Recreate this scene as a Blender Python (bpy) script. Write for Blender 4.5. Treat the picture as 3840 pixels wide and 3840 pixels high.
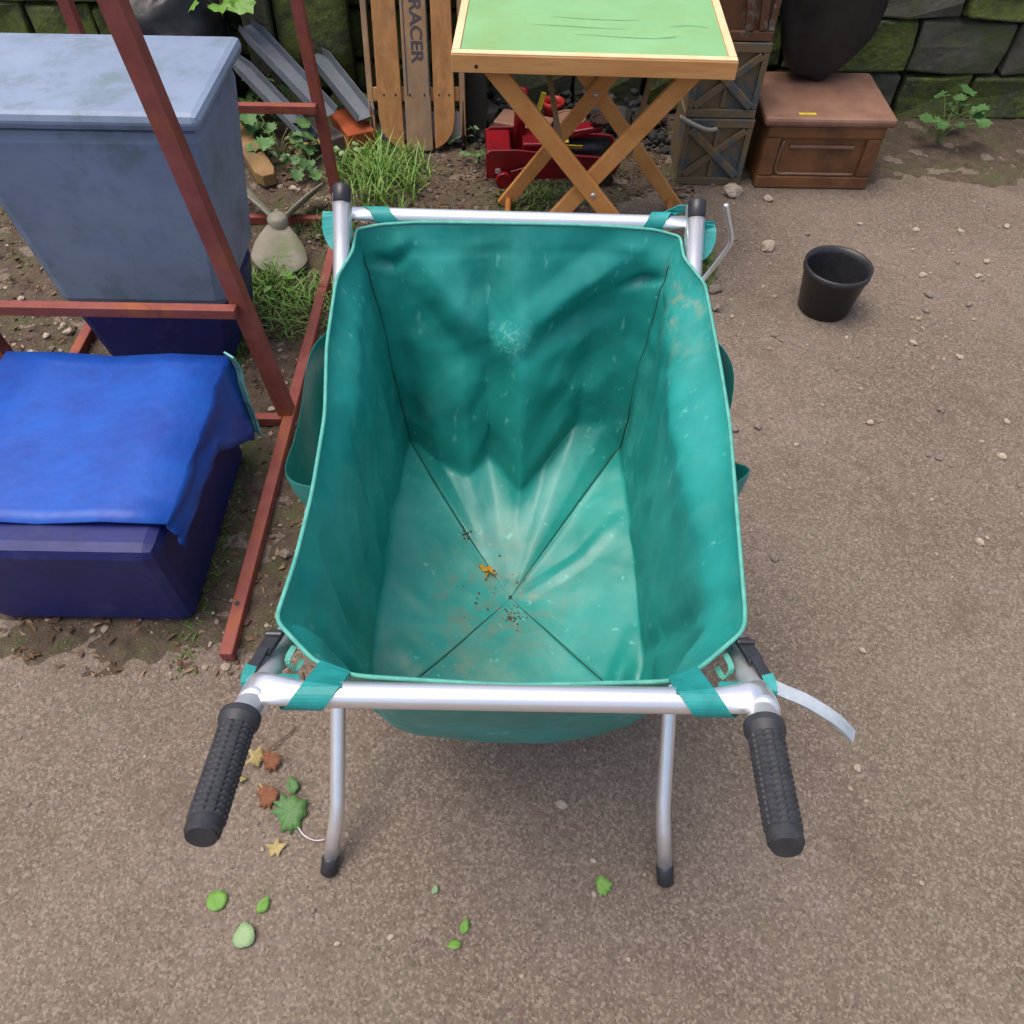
import bpy, bmesh, math, random
import numpy as np
from mathutils import Vector, Matrix, noise as mnoise

for o in list(bpy.data.objects):
    bpy.data.objects.remove(o)
scene = bpy.context.scene
COL = scene.collection
R = math.radians
rnd = random.Random(7)

# ------------------------------------------------------------------ camera, sky, sun, exposure
cam_d = bpy.data.cameras.new('camera')
cam = bpy.data.objects.new('camera', cam_d)
COL.objects.link(cam)
cam_d.sensor_fit = 'HORIZONTAL'
cam_d.angle = R(66)
cam_d.clip_start = 0.02
cam_d.clip_end = 500
_p, _ro = R(52), R(1.0)
_f = Vector((0, math.cos(_p), -math.sin(_p)))
_r0 = Vector((1, 0, 0))
_u0 = Vector((0, math.sin(_p), math.cos(_p)))
_r = _r0 * math.cos(_ro) + _u0 * math.sin(_ro)
_u = -_r0 * math.sin(_ro) + _u0 * math.cos(_ro)
cam.matrix_world = Matrix(((_r.x, _u.x, -_f.x, 0), (_r.y, _u.y, -_f.y, 0), (_r.z, _u.z, -_f.z, 1.45), (0, 0, 0, 1)))
scene.camera = cam

world = bpy.data.worlds.new('World')
scene.world = world
world.use_nodes = True
wn = world.node_tree
bg = wn.nodes['Background']
sky = wn.nodes.new('ShaderNodeTexSky')
sky.sky_type = 'NISHITA'
sky.sun_disc = False
SUN_EL, SUN_AZ = 74, -92            # azimuth measured clockwise from +Y
sky.sun_elevation = R(SUN_EL)
sky.sun_rotation = R(SUN_AZ)
sky.air_density = 1.0
sky.dust_density = 6.0
sky.ozone_density = 0.6
wn.links.new(sky.outputs[0], bg.inputs[0])
bg.inputs[1].default_value = 0.15
sun_d = bpy.data.lights.new('sun', 'SUN')
sun_d.energy = 0.8
sun_d.angle = R(40)
sun_d.color = (1.0, 0.97, 0.93)
sun = bpy.data.objects.new('sun', sun_d)
COL.objects.link(sun)
sd = Vector((math.sin(R(SUN_AZ)) * math.cos(R(SUN_EL)), math.cos(R(SUN_AZ)) * math.cos(R(SUN_EL)), math.sin(R(SUN_EL))))
sun.rotation_euler = sd.to_track_quat('Z', 'Y').to_euler()
sun.location = (0, 0, 6)
vs = scene.view_settings
vs.view_transform = 'Standard'
vs.look = 'None'
vs.gamma = 1
vs.use_curve_mapping = False
vs.exposure = 0.6


# ------------------------------------------------------------------ helpers
def lin(r, g, b):
    def f(c):
        c /= 255.0
        return c / 12.92 if c <= 0.04045 else ((c + 0.055) / 1.055) ** 2.4
    return (f(r), f(g), f(b), 1.0)


MATS = {}


def mat(name, a, b=None, scale=8.0, rough=0.6, bump=0.3, bscale=80.0, metal=0.0, spec=0.4, stretch=None,
        c=None, cscale=3.0, cth=0.55, csoft=0.08, rvar=0.12, dist=0.002, detail=6.0, speck=None, speck_scale=120.0, speck_th=0.12):
    """noise-mixed two-colour material with an optional third patchy layer and optional specks"""
    m = bpy.data.materials.new(name)
    m.use_nodes = True
    nt = m.node_tree
    N, L = nt.nodes, nt.links
    P = N['Principled BSDF']
    tc = N.new('ShaderNodeTexCoord')
    src = tc.outputs['Object']
    if stretch:
        mp = N.new('ShaderNodeMapping')
        mp.inputs['Scale'].default_value = stretch
        L.new(src, mp.inputs[0])
        ssrc = mp.outputs[0]
    else:
        ssrc = src
    n1 = N.new('ShaderNodeTexNoise')
    n1.inputs['Scale'].default_value = scale
    n1.inputs['Detail'].default_value = detail
    n1.inputs['Roughness'].default_value = 0.65
    L.new(ssrc, n1.inputs['Vector'])
    ra = N.new('ShaderNodeValToRGB')
    ra.color_ramp.elements[0].position = 0.32
    ra.color_ramp.elements[1].position = 0.68
    ra.color_ramp.elements[0].color = a
    ra.color_ramp.elements[1].color = b or a
    L.new(n1.outputs[0], ra.inputs[0])
    col = ra.outputs[0]
    if c:
        n2 = N.new('ShaderNodeTexNoise')
        n2.inputs['Scale'].default_value = cscale
        n2.inputs['Detail'].default_value = 8
        n2.inputs['Roughness'].default_value = 0.7
        L.new(src, n2.inputs['Vector'])
        mr = N.new('ShaderNodeMapRange')
        mr.inputs[1].default_value = cth - csoft
        mr.inputs[2].default_value = cth + csoft
        L.new(n2.outputs[0], mr.inputs[0])
        mx = N.new('ShaderNodeMixRGB')
        mx.inputs[2].default_value = c
        L.new(mr.outputs[0], mx.inputs[0])
        L.new(col, mx.inputs[1])
        col = mx.outputs[0]
    if speck:
        v = N.new('ShaderNodeTexVoronoi')
        v.inputs['Scale'].default_value = speck_scale
        L.new(src, v.inputs['Vector'])
        mr = N.new('ShaderNodeMapRange')
        mr.inputs[1].default_value = speck_th
        mr.inputs[2].default_value = speck_th * 0.6
        L.new(v.outputs['Distance'], mr.inputs[0])
        mx = N.new('ShaderNodeMixRGB')
        mx.inputs[2].default_value = speck
        L.new(mr.outputs[0], mx.inputs[0])
        L.new(col, mx.inputs[1])
        col = mx.outputs[0]
    L.new(col, P.inputs['Base Color'])
    rr = N.new('ShaderNodeMapRange')
    rr.inputs[3].default_value = max(0.03, rough - rvar)
    rr.inputs[4].default_value = min(1.0, rough + rvar)
    L.new(n1.outputs[0], rr.inputs[0])
    L.new(rr.outputs[0], P.inputs['Roughness'])
    P.inputs['Metallic'].default_value = metal
    P.inputs['Specular IOR Level'].default_value = spec
    if bump:
        nb = N.new('ShaderNodeTexNoise')
        nb.inputs['Scale'].default_value = bscale
        nb.inputs['Detail'].default_value = 4
        L.new(ssrc, nb.inputs['Vector'])
        bp = N.new('ShaderNodeBump')
        bp.inputs['Strength'].default_value = bump
        bp.inputs['Distance'].default_value = dist
        L.new(nb.outputs[0], bp.inputs['Height'])
        L.new(bp.outputs[0], P.inputs['Normal'])
    MATS[name] = m
    return m


def tag(o, label=None, cat=None, group=None, kind=None):
    if label:
        o['label'] = label
    if cat:
        o['category'] = cat
    if group:
        o['group'] = group
    if kind:
        o['kind'] = kind
    return o


def thing(name, loc, label, cat, group=None):
    o = bpy.data.objects.new(name, None)
    o.empty_display_size = 0.05
    COL.objects.link(o)
    o.location = loc
    return tag(o, label, cat, group)


def wloc(o):
    v = Vector(o.location)
    while o.parent:
        o = o.parent
        v = v + Vector(o.location)
    return v


def obj(name, bm, m, parent=None, smooth=False, bevel=0.0, solid=0.0, origin=None):
    """bm holds world coordinates; the object gets a sensible origin and its parent"""
    me = bpy.data.meshes.new(name)
    bmesh.ops.recalc_face_normals(bm, faces=bm.faces) if not getattr(bm, 'keepn', False) else None
    bm.to_mesh(me)
    bm.free()
    o = bpy.data.objects.new(name, me)
    COL.objects.link(o)
    off = wloc(parent) if parent else Vector(origin or (0, 0, 0))
    me.transform(Matrix.Translation(-off))
    if parent:
        o.parent = parent
    else:
        o.location = off
    me.materials.append(m)
    if smooth:
        for p in me.polygons:
            p.use_smooth = True
    if bevel:
        b = o.modifiers.new('bevel', 'BEVEL')
        b.width = bevel
        b.segments = 2
        b.limit_method = 'ANGLE'
        b.angle_limit = R(40)
    if solid:
        s = o.modifiers.new('solid', 'SOLIDIFY')
        s.thickness = solid
        s.offset = -1
    return o


def V(*a):
    return Vector(a)


def bx(bm, lo, hi, mtx=None):
    x0, y0, z0 = lo
    x1, y1, z1 = hi
    vs_ = [bm.verts.new(Vector(p) if mtx is None else mtx @ Vector(p)) for p in
           ((x0, y0, z0), (x1, y0, z0), (x1, y1, z0), (x0, y1, z0), (x0, y0, z1), (x1, y0, z1), (x1, y1, z1), (x0, y1, z1))]
    for f in ((3, 2, 1, 0), (4, 5, 6, 7), (0, 1, 5, 4), (1, 2, 6, 5), (2, 3, 7, 6), (3, 0, 4, 7)):
        bm.faces.new([vs_[i] for i in f])
    return vs_


def beam(bm, a, b, w, t, side=(0, 1, 0)):
    """rectangular bar from a to b; t is its size along 'side', w across"""
    a, b = Vector(a), Vector(b)
    d = (b - a).normalized()
    s = Vector(side)
    s = (s - d * s.dot(d)).normalized()
    u = d.cross(s)
    vs_ = []
    for p in (a, b):
        for sx, sy in ((-1, -1), (1, -1), (1, 1), (-1, 1)):
            vs_.append(bm.verts.new(p + u * (w / 2 * sx) + s * (t / 2 * sy)))
    for f in ((3, 2, 1, 0), (4, 5, 6, 7), (0, 1, 5, 4), (1, 2, 6, 5), (2, 3, 7, 6), (3, 0, 4, 7)):
        bm.faces.new([vs_[i] for i in f])


def frames(pts, up=None):
    pts = [Vector(p) for p in pts]
    T = []
    for i in range(len(pts)):
        a = pts[max(0, i - 1)]
        b = pts[min(len(pts) - 1, i + 1)]
        T.append((b - a).normalized())
    n = Vector(up) if up else Vector((0, 0, 1))
    if abs(n.dot(T[0])) > 0.95:
        n = Vector((1, 0, 0))
    out = []
    for t in T:
        n = (n - t * n.dot(t)).normalized()
        out.append((t, n, t.cross(n)))
    return pts, out


def tube(bm, pts, rad, n=12, cap=True, sq=None, up=None):
    """swept tube; rad number or list; sq = list of (scale along normal, scale along binormal)"""
    pts, fr = frames(pts, up)
    rings = []
    for i, p in enumerate(pts):
        r = rad[i] if isinstance(rad, (list, tuple)) else rad
        s = sq[i] if sq else (1, 1)
        t, nn, bb = fr[i]
        rings.append([bm.verts.new(p + nn * (math.cos(2 * math.pi * k / n) * r * s[0]) + bb * (math.sin(2 * math.pi * k / n) * r * s[1])) for k in range(n)])
    for i in range(len(rings) - 1):
        for k in range(n):
            bm.faces.new((rings[i][k], rings[i][(k + 1) % n], rings[i + 1][(k + 1) % n], rings[i + 1][k]))
    if cap:
        bm.faces.new(rings[0][::-1])
        bm.faces.new(rings[-1])
    return rings


def smooth_path(pts, n=6):
    """Catmull-Rom through pts"""
    P = [Vector(p) for p in pts]
    out = []
    for i in range(len(P) - 1):
        p0, p1, p2, p3 = P[max(0, i - 1)], P[i], P[i + 1], P[min(len(P) - 1, i + 2)]
        for k in range(n):
            t = k / n
            out.append(0.5 * ((2 * p1) + (p2 - p0) * t + (2 * p0 - 5 * p1 + 4 * p2 - p3) * t * t + (3 * p1 - p0 - 3 * p2 + p3) * t ** 3))
    out.append(P[-1])
    return out


def ribbon(bm, pts, width_dirs, w, th=0.0016, raw=False):
    """flat webbing along pts; width_dirs one vector per point"""
    top, bot = [], []
    n = len(pts)
    P = [Vector(p) for p in pts]
    for i in range(n):
        t = (P[min(n - 1, i + 1)] - P[max(0, i - 1)]).normalized()
        s = Vector(width_dirs[i])
        s = s.normalized() if raw else (s - t * s.dot(t)).normalized()
        nn = t.cross(s).normalized()
        top.append((bm.verts.new(P[i] + s * w / 2 + nn * th / 2), bm.verts.new(P[i] - s * w / 2 + nn * th / 2)))
        bot.append((bm.verts.new(P[i] + s * w / 2 - nn * th / 2), bm.verts.new(P[i] - s * w / 2 - nn * th / 2)))
    for i in range(n - 1):
        bm.faces.new((top[i][0], top[i][1], top[i + 1][1], top[i + 1][0]))
        bm.faces.new((bot[i][1], bot[i][0], bot[i + 1][0], bot[i + 1][1]))
        bm.faces.new((top[i][0], top[i + 1][0], bot[i + 1][0], bot[i][0]))
        bm.faces.new((top[i][1], bot[i][1], bot[i + 1][1], top[i + 1][1]))
    for i in (0, n - 1):
        bm.faces.new((top[i][0], bot[i][0], bot[i][1], top[i][1]))


def cyl(bm, a, b, r, n=16, r2=None):
    tube(bm, [a, b], [r, r if r2 is None else r2], n)


def lathe(bm, prof, centre, n=28, sx=1.0, sy=1.0, cap_top=False, cap_bot=True):
    cx, cy, cz = centre
    rings = []
    for r, z in prof:
        rings.append([bm.verts.new((cx + math.cos(2 * math.pi * k / n) * r * sx, cy + math.sin(2 * math.pi * k / n) * r * sy, cz + z)) for k in range(n)])
    for i in range(len(rings) - 1):
        for k in range(n):
            bm.faces.new((rings[i][k], rings[i][(k + 1) % n], rings[i + 1][(k + 1) % n], rings[i + 1][k]))
    if cap_bot:
        bm.faces.new(rings[0][::-1])
    if cap_top:
        bm.faces.new(rings[-1])


def rock(bm, c, s, rg, sub=2, jit=0.25, flat=0.6, rot=None):
    """irregular stone of half sizes s around c"""
    t = bmesh.new()
    bmesh.ops.create_icosphere(t, subdivisions=sub, radius=1.0)
    off = Vector((rg.uniform(-50, 50), rg.uniform(-50, 50), rg.uniform(-50, 50)))
    a = rot if rot is not None else rg.uniform(0, 6.28)
    vmap = {}
    for v in t.verts:
        k = 1 + jit * mnoise.noise(v.co * 1.1 + off) + jit * 0.5 * mnoise.noise(v.co * 2.7 + off)
        p = v.co * k
        p = Vector((p.x * s[0], p.y * s[1], p.z * s[2]))
        p = Matrix.Rotation(a, 3, 'Z') @ p
        vmap[v.index] = bm.verts.new(Vector(c) + p)
    for f in t.faces:
        bm.faces.new([vmap[v.index] for v in f.verts])
    t.free()


def extrude_poly(bm, poly, depth_vec):
    """poly = list of world points (planar), extruded by depth_vec"""
    d = Vector(depth_vec)
    a = [bm.verts.new(Vector(p)) for p in poly]
    b = [bm.verts.new(Vector(p) + d) for p in poly]
    bm.faces.new(a)
    bm.faces.new(b[::-1])
    n = len(a)
    for i in range(n):
        bm.faces.new((a[i], b[i], b[(i + 1) % n], a[(i + 1) % n]))


def nb():
    return bmesh.new()


def fbm(x, y, z=0.0, o=4):
    return mnoise.fractal(Vector((x, y, z)), 1.0, 2.0, o)


# ------------------------------------------------------------------ materials
m_alu = mat('aluminium', (0.86, 0.86, 0.88, 1), (0.78, 0.78, 0.81, 1), scale=30, rough=0.30, bump=0.12, bscale=400, metal=0.8, rvar=0.08, dist=0.0005)
m_alu_dull = mat('aluminium_dull', (0.60, 0.61, 0.63, 1), (0.50, 0.51, 0.53, 1), scale=40, rough=0.45, bump=0.2, bscale=300, metal=0.6, dist=0.0005)
m_rubber = mat('black_plastic', (0.018, 0.018, 0.022, 1), (0.03, 0.03, 0.035, 1), scale=60, rough=0.38, bump=0.2, bscale=300, spec=0.5, dist=0.0004)
m_grip = mat('grip_rubber', (0.02, 0.021, 0.025, 1), (0.04, 0.04, 0.046, 1), scale=90, rough=0.5, bump=0.3, bscale=500, spec=0.5, dist=0.0004)
m_web = mat('teal_webbing', lin(30, 128, 124), lin(40, 150, 148), scale=40, rough=0.5, bump=0.5, bscale=700, spec=0.4, dist=0.0004)
m_bind = mat('rim_binding', lin(96, 176, 160), lin(70, 150, 138), scale=60, rough=0.65, bump=0.4, bscale=600, dist=0.0005)
m_seam = mat('seam_thread', lin(14, 50, 44), lin(52, 52, 38), scale=25, rough=0.8, bump=0)
m_greystrap = mat('grey_webbing', lin(168, 178, 186), lin(140, 150, 160), scale=50, rough=0.6, bump=0.4, bscale=500, dist=0.0005)
m_wood_t = mat('table_beech', lin(214, 160, 102), lin(192, 134, 78), scale=6, rough=0.45, bump=0.15, bscale=30, stretch=(1, 9, 9), dist=0.0006)
m_wood_l = mat('leg_beech', lin(208, 150, 88), lin(184, 122, 64), scale=9, rough=0.45, bump=0.15, bscale=40, dist=0.0006)
m_wood_lit = mat('lit_top_beech', lin(240, 208, 168), lin(226, 186, 138), scale=7, rough=0.4, bump=0.1, bscale=30, dist=0.0005)  # paler copy of the table beech, overhead light put into the colour
m_wood_s = mat('sledge_wood', lin(176, 128, 78), lin(146, 100, 56), scale=4, rough=0.6, bump=0.35, bscale=20, stretch=(9, 9, 0.7), c=lin(124, 92, 62), cscale=5, cth=0.58, csoft=0.1)
m_wood_s2 = mat('sledge_wood_grey', lin(160, 130, 96), lin(138, 104, 72), scale=4, rough=0.65, bump=0.35, bscale=20, stretch=(9, 9, 0.7), c=lin(116, 106, 94), cscale=4, cth=0.52, csoft=0.1)
m_ink = mat('sledge_ink', lin(58, 58, 66), lin(76, 74, 78), scale=60, rough=0.7, bump=0)
m_timber = mat('timber', lin(150, 120, 78), lin(122, 94, 60), scale=5, rough=0.75, bump=0.4, bscale=25, stretch=(2, 2, 2), c=lin(96, 82, 58), cscale=6, cth=0.6)
m_rustred = mat('red_oxide_steel', lin(148, 82, 72), lin(122, 60, 52), scale=14, rough=0.62, bump=0.4, bscale=120, c=lin(150, 84, 50), cscale=9, cth=0.58, csoft=0.05, dist=0.001)
m_iron = mat('dark_iron', lin(70, 46, 36), lin(44, 32, 28), scale=20, rough=0.7, bump=0.4, bscale=120, metal=0.3, dist=0.001)
m_jack = mat('jack_red', lin(136, 14, 30), lin(104, 8, 18), scale=12, rough=0.35, bump=0.1, bscale=80, c=lin(84, 22, 24), cscale=10, cth=0.62, spec=0.5)
m_yel = mat('yellow_label', lin(214, 196, 60), lin(180, 156, 50), scale=40, rough=0.5, bump=0)
m_navy = mat('navy_plastic', lin(30, 38, 104), lin(24, 30, 82), scale=7, rough=0.5, bump=0.25, bscale=60, c=lin(48, 54, 112), cscale=14, cth=0.62)
m_blue = mat('bright_blue_cover', lin(24, 84, 176), lin(18, 62, 150), scale=9, rough=0.45, bump=0.4, bscale=40, dist=0.003)
m_teal_hem = mat('pale_teal_hem', lin(126, 190, 186), lin(92, 160, 160), scale=20, rough=0.6, bump=0.3, bscale=90)
m_greyblue = mat('grey_blue_plastic', lin(134, 150, 172), lin(112, 126, 150), scale=4, rough=0.5, bump=0.15, bscale=40, c=lin(104, 122, 128), cscale=8, cth=0.6)
m_fan = mat('weathered_grey_metal', lin(150, 144, 132), lin(124, 120, 106), scale=10, rough=0.65, bump=0.4, bscale=90, c=lin(112, 118, 84), cscale=6, cth=0.58)
m_chan = mat('zinc_channel', lin(128, 136, 144), lin(104, 110, 118), scale=8, rough=0.5, bump=0.2, bscale=60, metal=0.35, c=lin(136, 124, 112), cscale=5, cth=0.6)
m_brick = mat('terracotta', lin(168, 86, 48), lin(140, 64, 34), scale=14, rough=0.85, bump=0.5, bscale=90)
m_crate = mat('crate_paint', lin(104, 92, 68), lin(120, 98, 70), scale=10, rough=0.75, bump=0.5, bscale=60, c=lin(72, 86, 92), cscale=9, cth=0.55, csoft=0.05)
m_crate2 = mat('crate_brown', lin(112, 76, 50), lin(84, 56, 40), scale=9, rough=0.75, bump=0.5, bscale=60, c=lin(118, 118, 112), cscale=12, cth=0.6, csoft=0.04)
m_box = mat('brown_box', lin(136, 92, 56), lin(106, 68, 42), scale=8, rough=0.6, bump=0.35, bscale=50, c=lin(86, 58, 42), cscale=7, cth=0.6)
m_lid = mat('brown_lid', lin(142, 108, 90), lin(116, 84, 68), scale=9, rough=0.6, bump=0.3, bscale=60)
m_blackbag = mat('black_sack', (0.012, 0.012, 0.014, 1), (0.02, 0.02, 0.022, 1), scale=20, rough=0.42, bump=0.5, bscale=30, dist=0.004)
m_moss_stone = mat('mossy_stone', lin(84, 88, 62), lin(58, 62, 42), scale=12, rough=0.95, bump=0.9, bscale=45, c=lin(92, 104, 46), cscale=10, cth=0.5, csoft=0.08, dist=0.008, speck=lin(130, 134, 112), speck_scale=60, speck_th=0.16)
m_stone_grey = mat('grey_wall_stone', lin(98, 96, 84), lin(70, 68, 58), scale=10, rough=0.95, bump=0.8, bscale=50, c=lin(74, 86, 46), cscale=8, cth=0.54, dist=0.006)
m_mortar = mat('dark_mortar', lin(46, 44, 38), lin(34, 34, 28), scale=20, rough=1.0, bump=0.6, bscale=60)
m_stone = mat('pale_stone', lin(164, 150, 134), lin(132, 118, 104), scale=25, rough=0.9, bump=0.5, bscale=150)
m_stone2 = mat('grey_stone', lin(120, 110, 102), lin(96, 86, 80), scale=25, rough=0.9, bump=0.5, bscale=150)
m_darkrock = mat('dark_rubble', lin(58, 56, 54), lin(36, 36, 36), scale=18, rough=0.9, bump=0.5, bscale=90, c=lin(110, 108, 104), cscale=14, cth=0.66)
m_grass = mat('grass_blades', lin(92, 134, 50), lin(130, 162, 80), scale=12, rough=0.55, bump=0)
m_grassdk = mat('grass_dark', lin(58, 86, 28), lin(84, 112, 44), scale=10, rough=0.6, bump=0)
m_leaf = mat('leaf_green', lin(62, 98, 50), lin(92, 130, 74), scale=25, rough=0.5, bump=0.3, bscale=80)
m_leaf2 = mat('leaf_pale', lin(122, 150, 104), lin(146, 172, 126), scale=25, rough=0.5, bump=0.3, bscale=80)
m_leaf3 = mat('leaf_bright', lin(88, 136, 50), lin(116, 158, 70), scale=25, rough=0.45, bump=0.3, bscale=80)
m_leaf_y = mat('leaf_straw', lin(176, 162, 108), lin(146, 126, 76), scale=25, rough=0.6, bump=0.3, bscale=80)
m_leaf_o = mat('leaf_orange', lin(132, 82, 50), lin(104, 62, 40), scale=25, rough=0.6, bump=0.3, bscale=80)
m_gold = mat('gold_leaf', lin(206, 160, 44), lin(160, 112, 30), scale=60, rough=0.35, bump=0.3, bscale=120)
m_stem = mat('stem_brown', lin(120, 90, 64), lin(94, 70, 50), scale=30, rough=0.8, bump=0.3, bscale=150)
m_stemg = mat('stem_green', lin(120, 130, 84), lin(90, 106, 58), scale=30, rough=0.7, bump=0)
m_litter = mat('leaf_litter', lin(112, 88, 66), lin(72, 54, 42), scale=35, rough=0.85, bump=0.3, bscale=90)
m_litter2 = mat('wood_chips', lin(156, 130, 104), lin(124, 98, 76), scale=35, rough=0.85, bump=0.3, bscale=90)
m_white = mat('white_plastic', lin(214, 206, 214), lin(186, 176, 188), scale=20, rough=0.5, bump=0.3, bscale=60)
m_redpot = mat('red_plastic', lin(168, 44, 40), lin(138, 32, 30), scale=12, rough=0.45, bump=0.1)
m_tin = mat('blue_tin', lin(86, 104, 128), lin(70, 84, 104), scale=12, rough=0.5, bump=0.2)
m_crumb = mat('brown_crumbs', lin(118, 84, 58), lin(84, 58, 42), scale=60, rough=0.9, bump=0)
m_purple = mat('berry_stain', lin(96, 66, 72), lin(112, 92, 88), scale=60, rough=0.9, bump=0)


def bag_material():
    """green coated canvas: weave bump, sun-faded scuffs, dust, dirt round the seam crossing"""
    m = bpy.data.materials.new('green_canvas')
    m.use_nodes = True
    nt = m.node_tree
    N, L = nt.nodes, nt.links
    P = N['Principled BSDF']
    tc = N.new('ShaderNodeTexCoord')
    src = tc.outputs['Object']

    def noise(scale, detail=6, rough=0.6, vec=None):
        n = N.new('ShaderNodeTexNoise')
        n.inputs['Scale'].default_value = scale
        n.inputs['Detail'].default_value = detail
        n.inputs['Roughness'].default_value = rough
        L.new(vec or src, n.inputs['Vector'])
        return n.outputs[0]

    def rng(v, a, b, c=0.0, d=1.0):
        n = N.new('ShaderNodeMapRange')
        for i, x in enumerate((a, b, c, d)):
            n.inputs[i + 1].default_value = x
        L.new(v, n.inputs[0])
        return n.outputs[0]

    def mul(a, b):
        n = N.new('ShaderNodeMath')
        n.operation = 'MULTIPLY'
        L.new(a, n.inputs[0])
        if isinstance(b, float):
            n.inputs[1].default_value = b
        else:
            L.new(b, n.inputs[1])
        return n.outputs[0]

    def mix(f, a, b):
        n = N.new('ShaderNodeMixRGB')
        L.new(f, n.inputs[0])
        if isinstance(a, tuple):
            n.inputs[1].default_value = a
        else:
            L.new(a, n.inputs[1])
        n.inputs[2].default_value = b
        return n.outputs[0]

    def dist_to(p, sx=1, sy=1, sz=1):
        mp = N.new('ShaderNodeMapping')
        mp.inputs['Location'].default_value = (-p[0] * sx, -(p[1] - 0.73) * sy, -p[2] * sz)   # object origin lies at y 0.73
        mp.inputs['Scale'].default_value = (sx, sy, sz)
        L.new(src, mp.inputs[0])
        n = N.new('ShaderNodeVectorMath')
        n.operation = 'LENGTH'
        L.new(mp.outputs[0], n.inputs[0])
        return n.outputs['Value']

    base = mix(rng(noise(5, 7), 0.35, 0.65), lin(30, 132, 124), lin(44, 154, 146))
    # dusty bloom
    base = mix(mul(rng(noise(9, 9, 0.75), 0.52, 0.72), 0.35), base, lin(96, 170, 160))
    # small pale scuffs
    mp = N.new('ShaderNodeMapping')
    mp.inputs['Scale'].default_value = (60, 60, 22)
    mp.inputs['Rotation'].default_value = (0.3, 0.4, 0.5)
    L.new(src, mp.inputs[0])
    base = mix(mul(rng(noise(1.0, 3, 0.5, mp.outputs[0]), 0.66, 0.74), 0.5), base, lin(120, 200, 188))
    # pale droppings of dust
    v = N.new('ShaderNodeTexVoronoi')
    v.inputs['Scale'].default_value = 58
    L.new(src, v.inputs['Vector'])
    base = mix(mul(rng(v.outputs['Distance'], 0.17, 0.07), rng(noise(7, 3), 0.53, 0.70)), base, lin(124, 196, 188))
    # worn patch on the far panel
    wp = rng(dist_to((-0.012, 1.09, 0.572), 1.0, 0.3, 1.25), 0.055, 0.015)
    w = N.new('ShaderNodeTexNoise')
    w.inputs['Scale'].default_value = 55
    w.inputs['Detail'].default_value = 3
    w.inputs['Distortion'].default_value = 2.2
    L.new(src, w.inputs['Vector'])
    band = rng(w.outputs[0], 0.5, 0.6)
    base = mix(mul(mul(wp, band), 0.6), base, lin(120, 196, 186))
    # earth round the crossing of the bottom seams
    d1 = rng(dist_to((-0.03, 0.74, 0.22), 1.0, 1.15, 0.4), 0.20, 0.03)
    base = mix(mul(mul(d1, rng(noise(22, 9, 0.8), 0.47, 0.62)), 0.7), base, lin(124, 112, 88))
    d2 = rng(dist_to((-0.10, 0.60, 0.24), 0.8, 1.3, 0.4), 0.17, 0.03)
    base = mix(mul(mul(d2, rng(noise(9, 9, 0.8), 0.45, 0.6)), 0.45), base, lin(120, 128, 104))
    # brownish streak on the right lip
    d3 = rng(dist_to((0.27, 0.98, 0.70), 1.0, 0.8, 0.8), 0.10, 0.02)
    base = mix(mul(mul(d3, rng(noise(30, 6, 0.7), 0.5, 0.62)), 0.5), base, lin(150, 150, 126))
    L.new(base, P.inputs['Base Color'])
    L.new(rng(noise(14, 6), 0.3, 0.7, 0.32, 0.50), P.inputs['Roughness'])
    P.inputs['Specular IOR Level'].default_value = 0.5
    mp2 = N.new('ShaderNodeMapping')
    L.new(src, mp2.inputs[0])
    wv = N.new('ShaderNodeTexNoise')
    wv.inputs['Scale'].default_value = 900
    L.new(mp2.outputs[0], wv.inputs['Vector'])
    b1 = N.new('ShaderNodeBump')
    b1.inputs['Strength'].default_value = 0.25
    b1.inputs['Distance'].default_value = 0.0006
    L.new(wv.outputs[0], b1.inputs['Height'])
    b2 = N.new('ShaderNodeBump')
    b2.inputs['Strength'].default_value = 0.22
    b2.inputs['Distance'].default_value = 0.004
    L.new(noise(13, 4, 0.5), b2.inputs['Height'])
    L.new(b1.outputs[0], b2.inputs['Normal'])
    L.new(b2.outputs[0], P.inputs['Normal'])
    return m


m_bag = bag_material()


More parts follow.
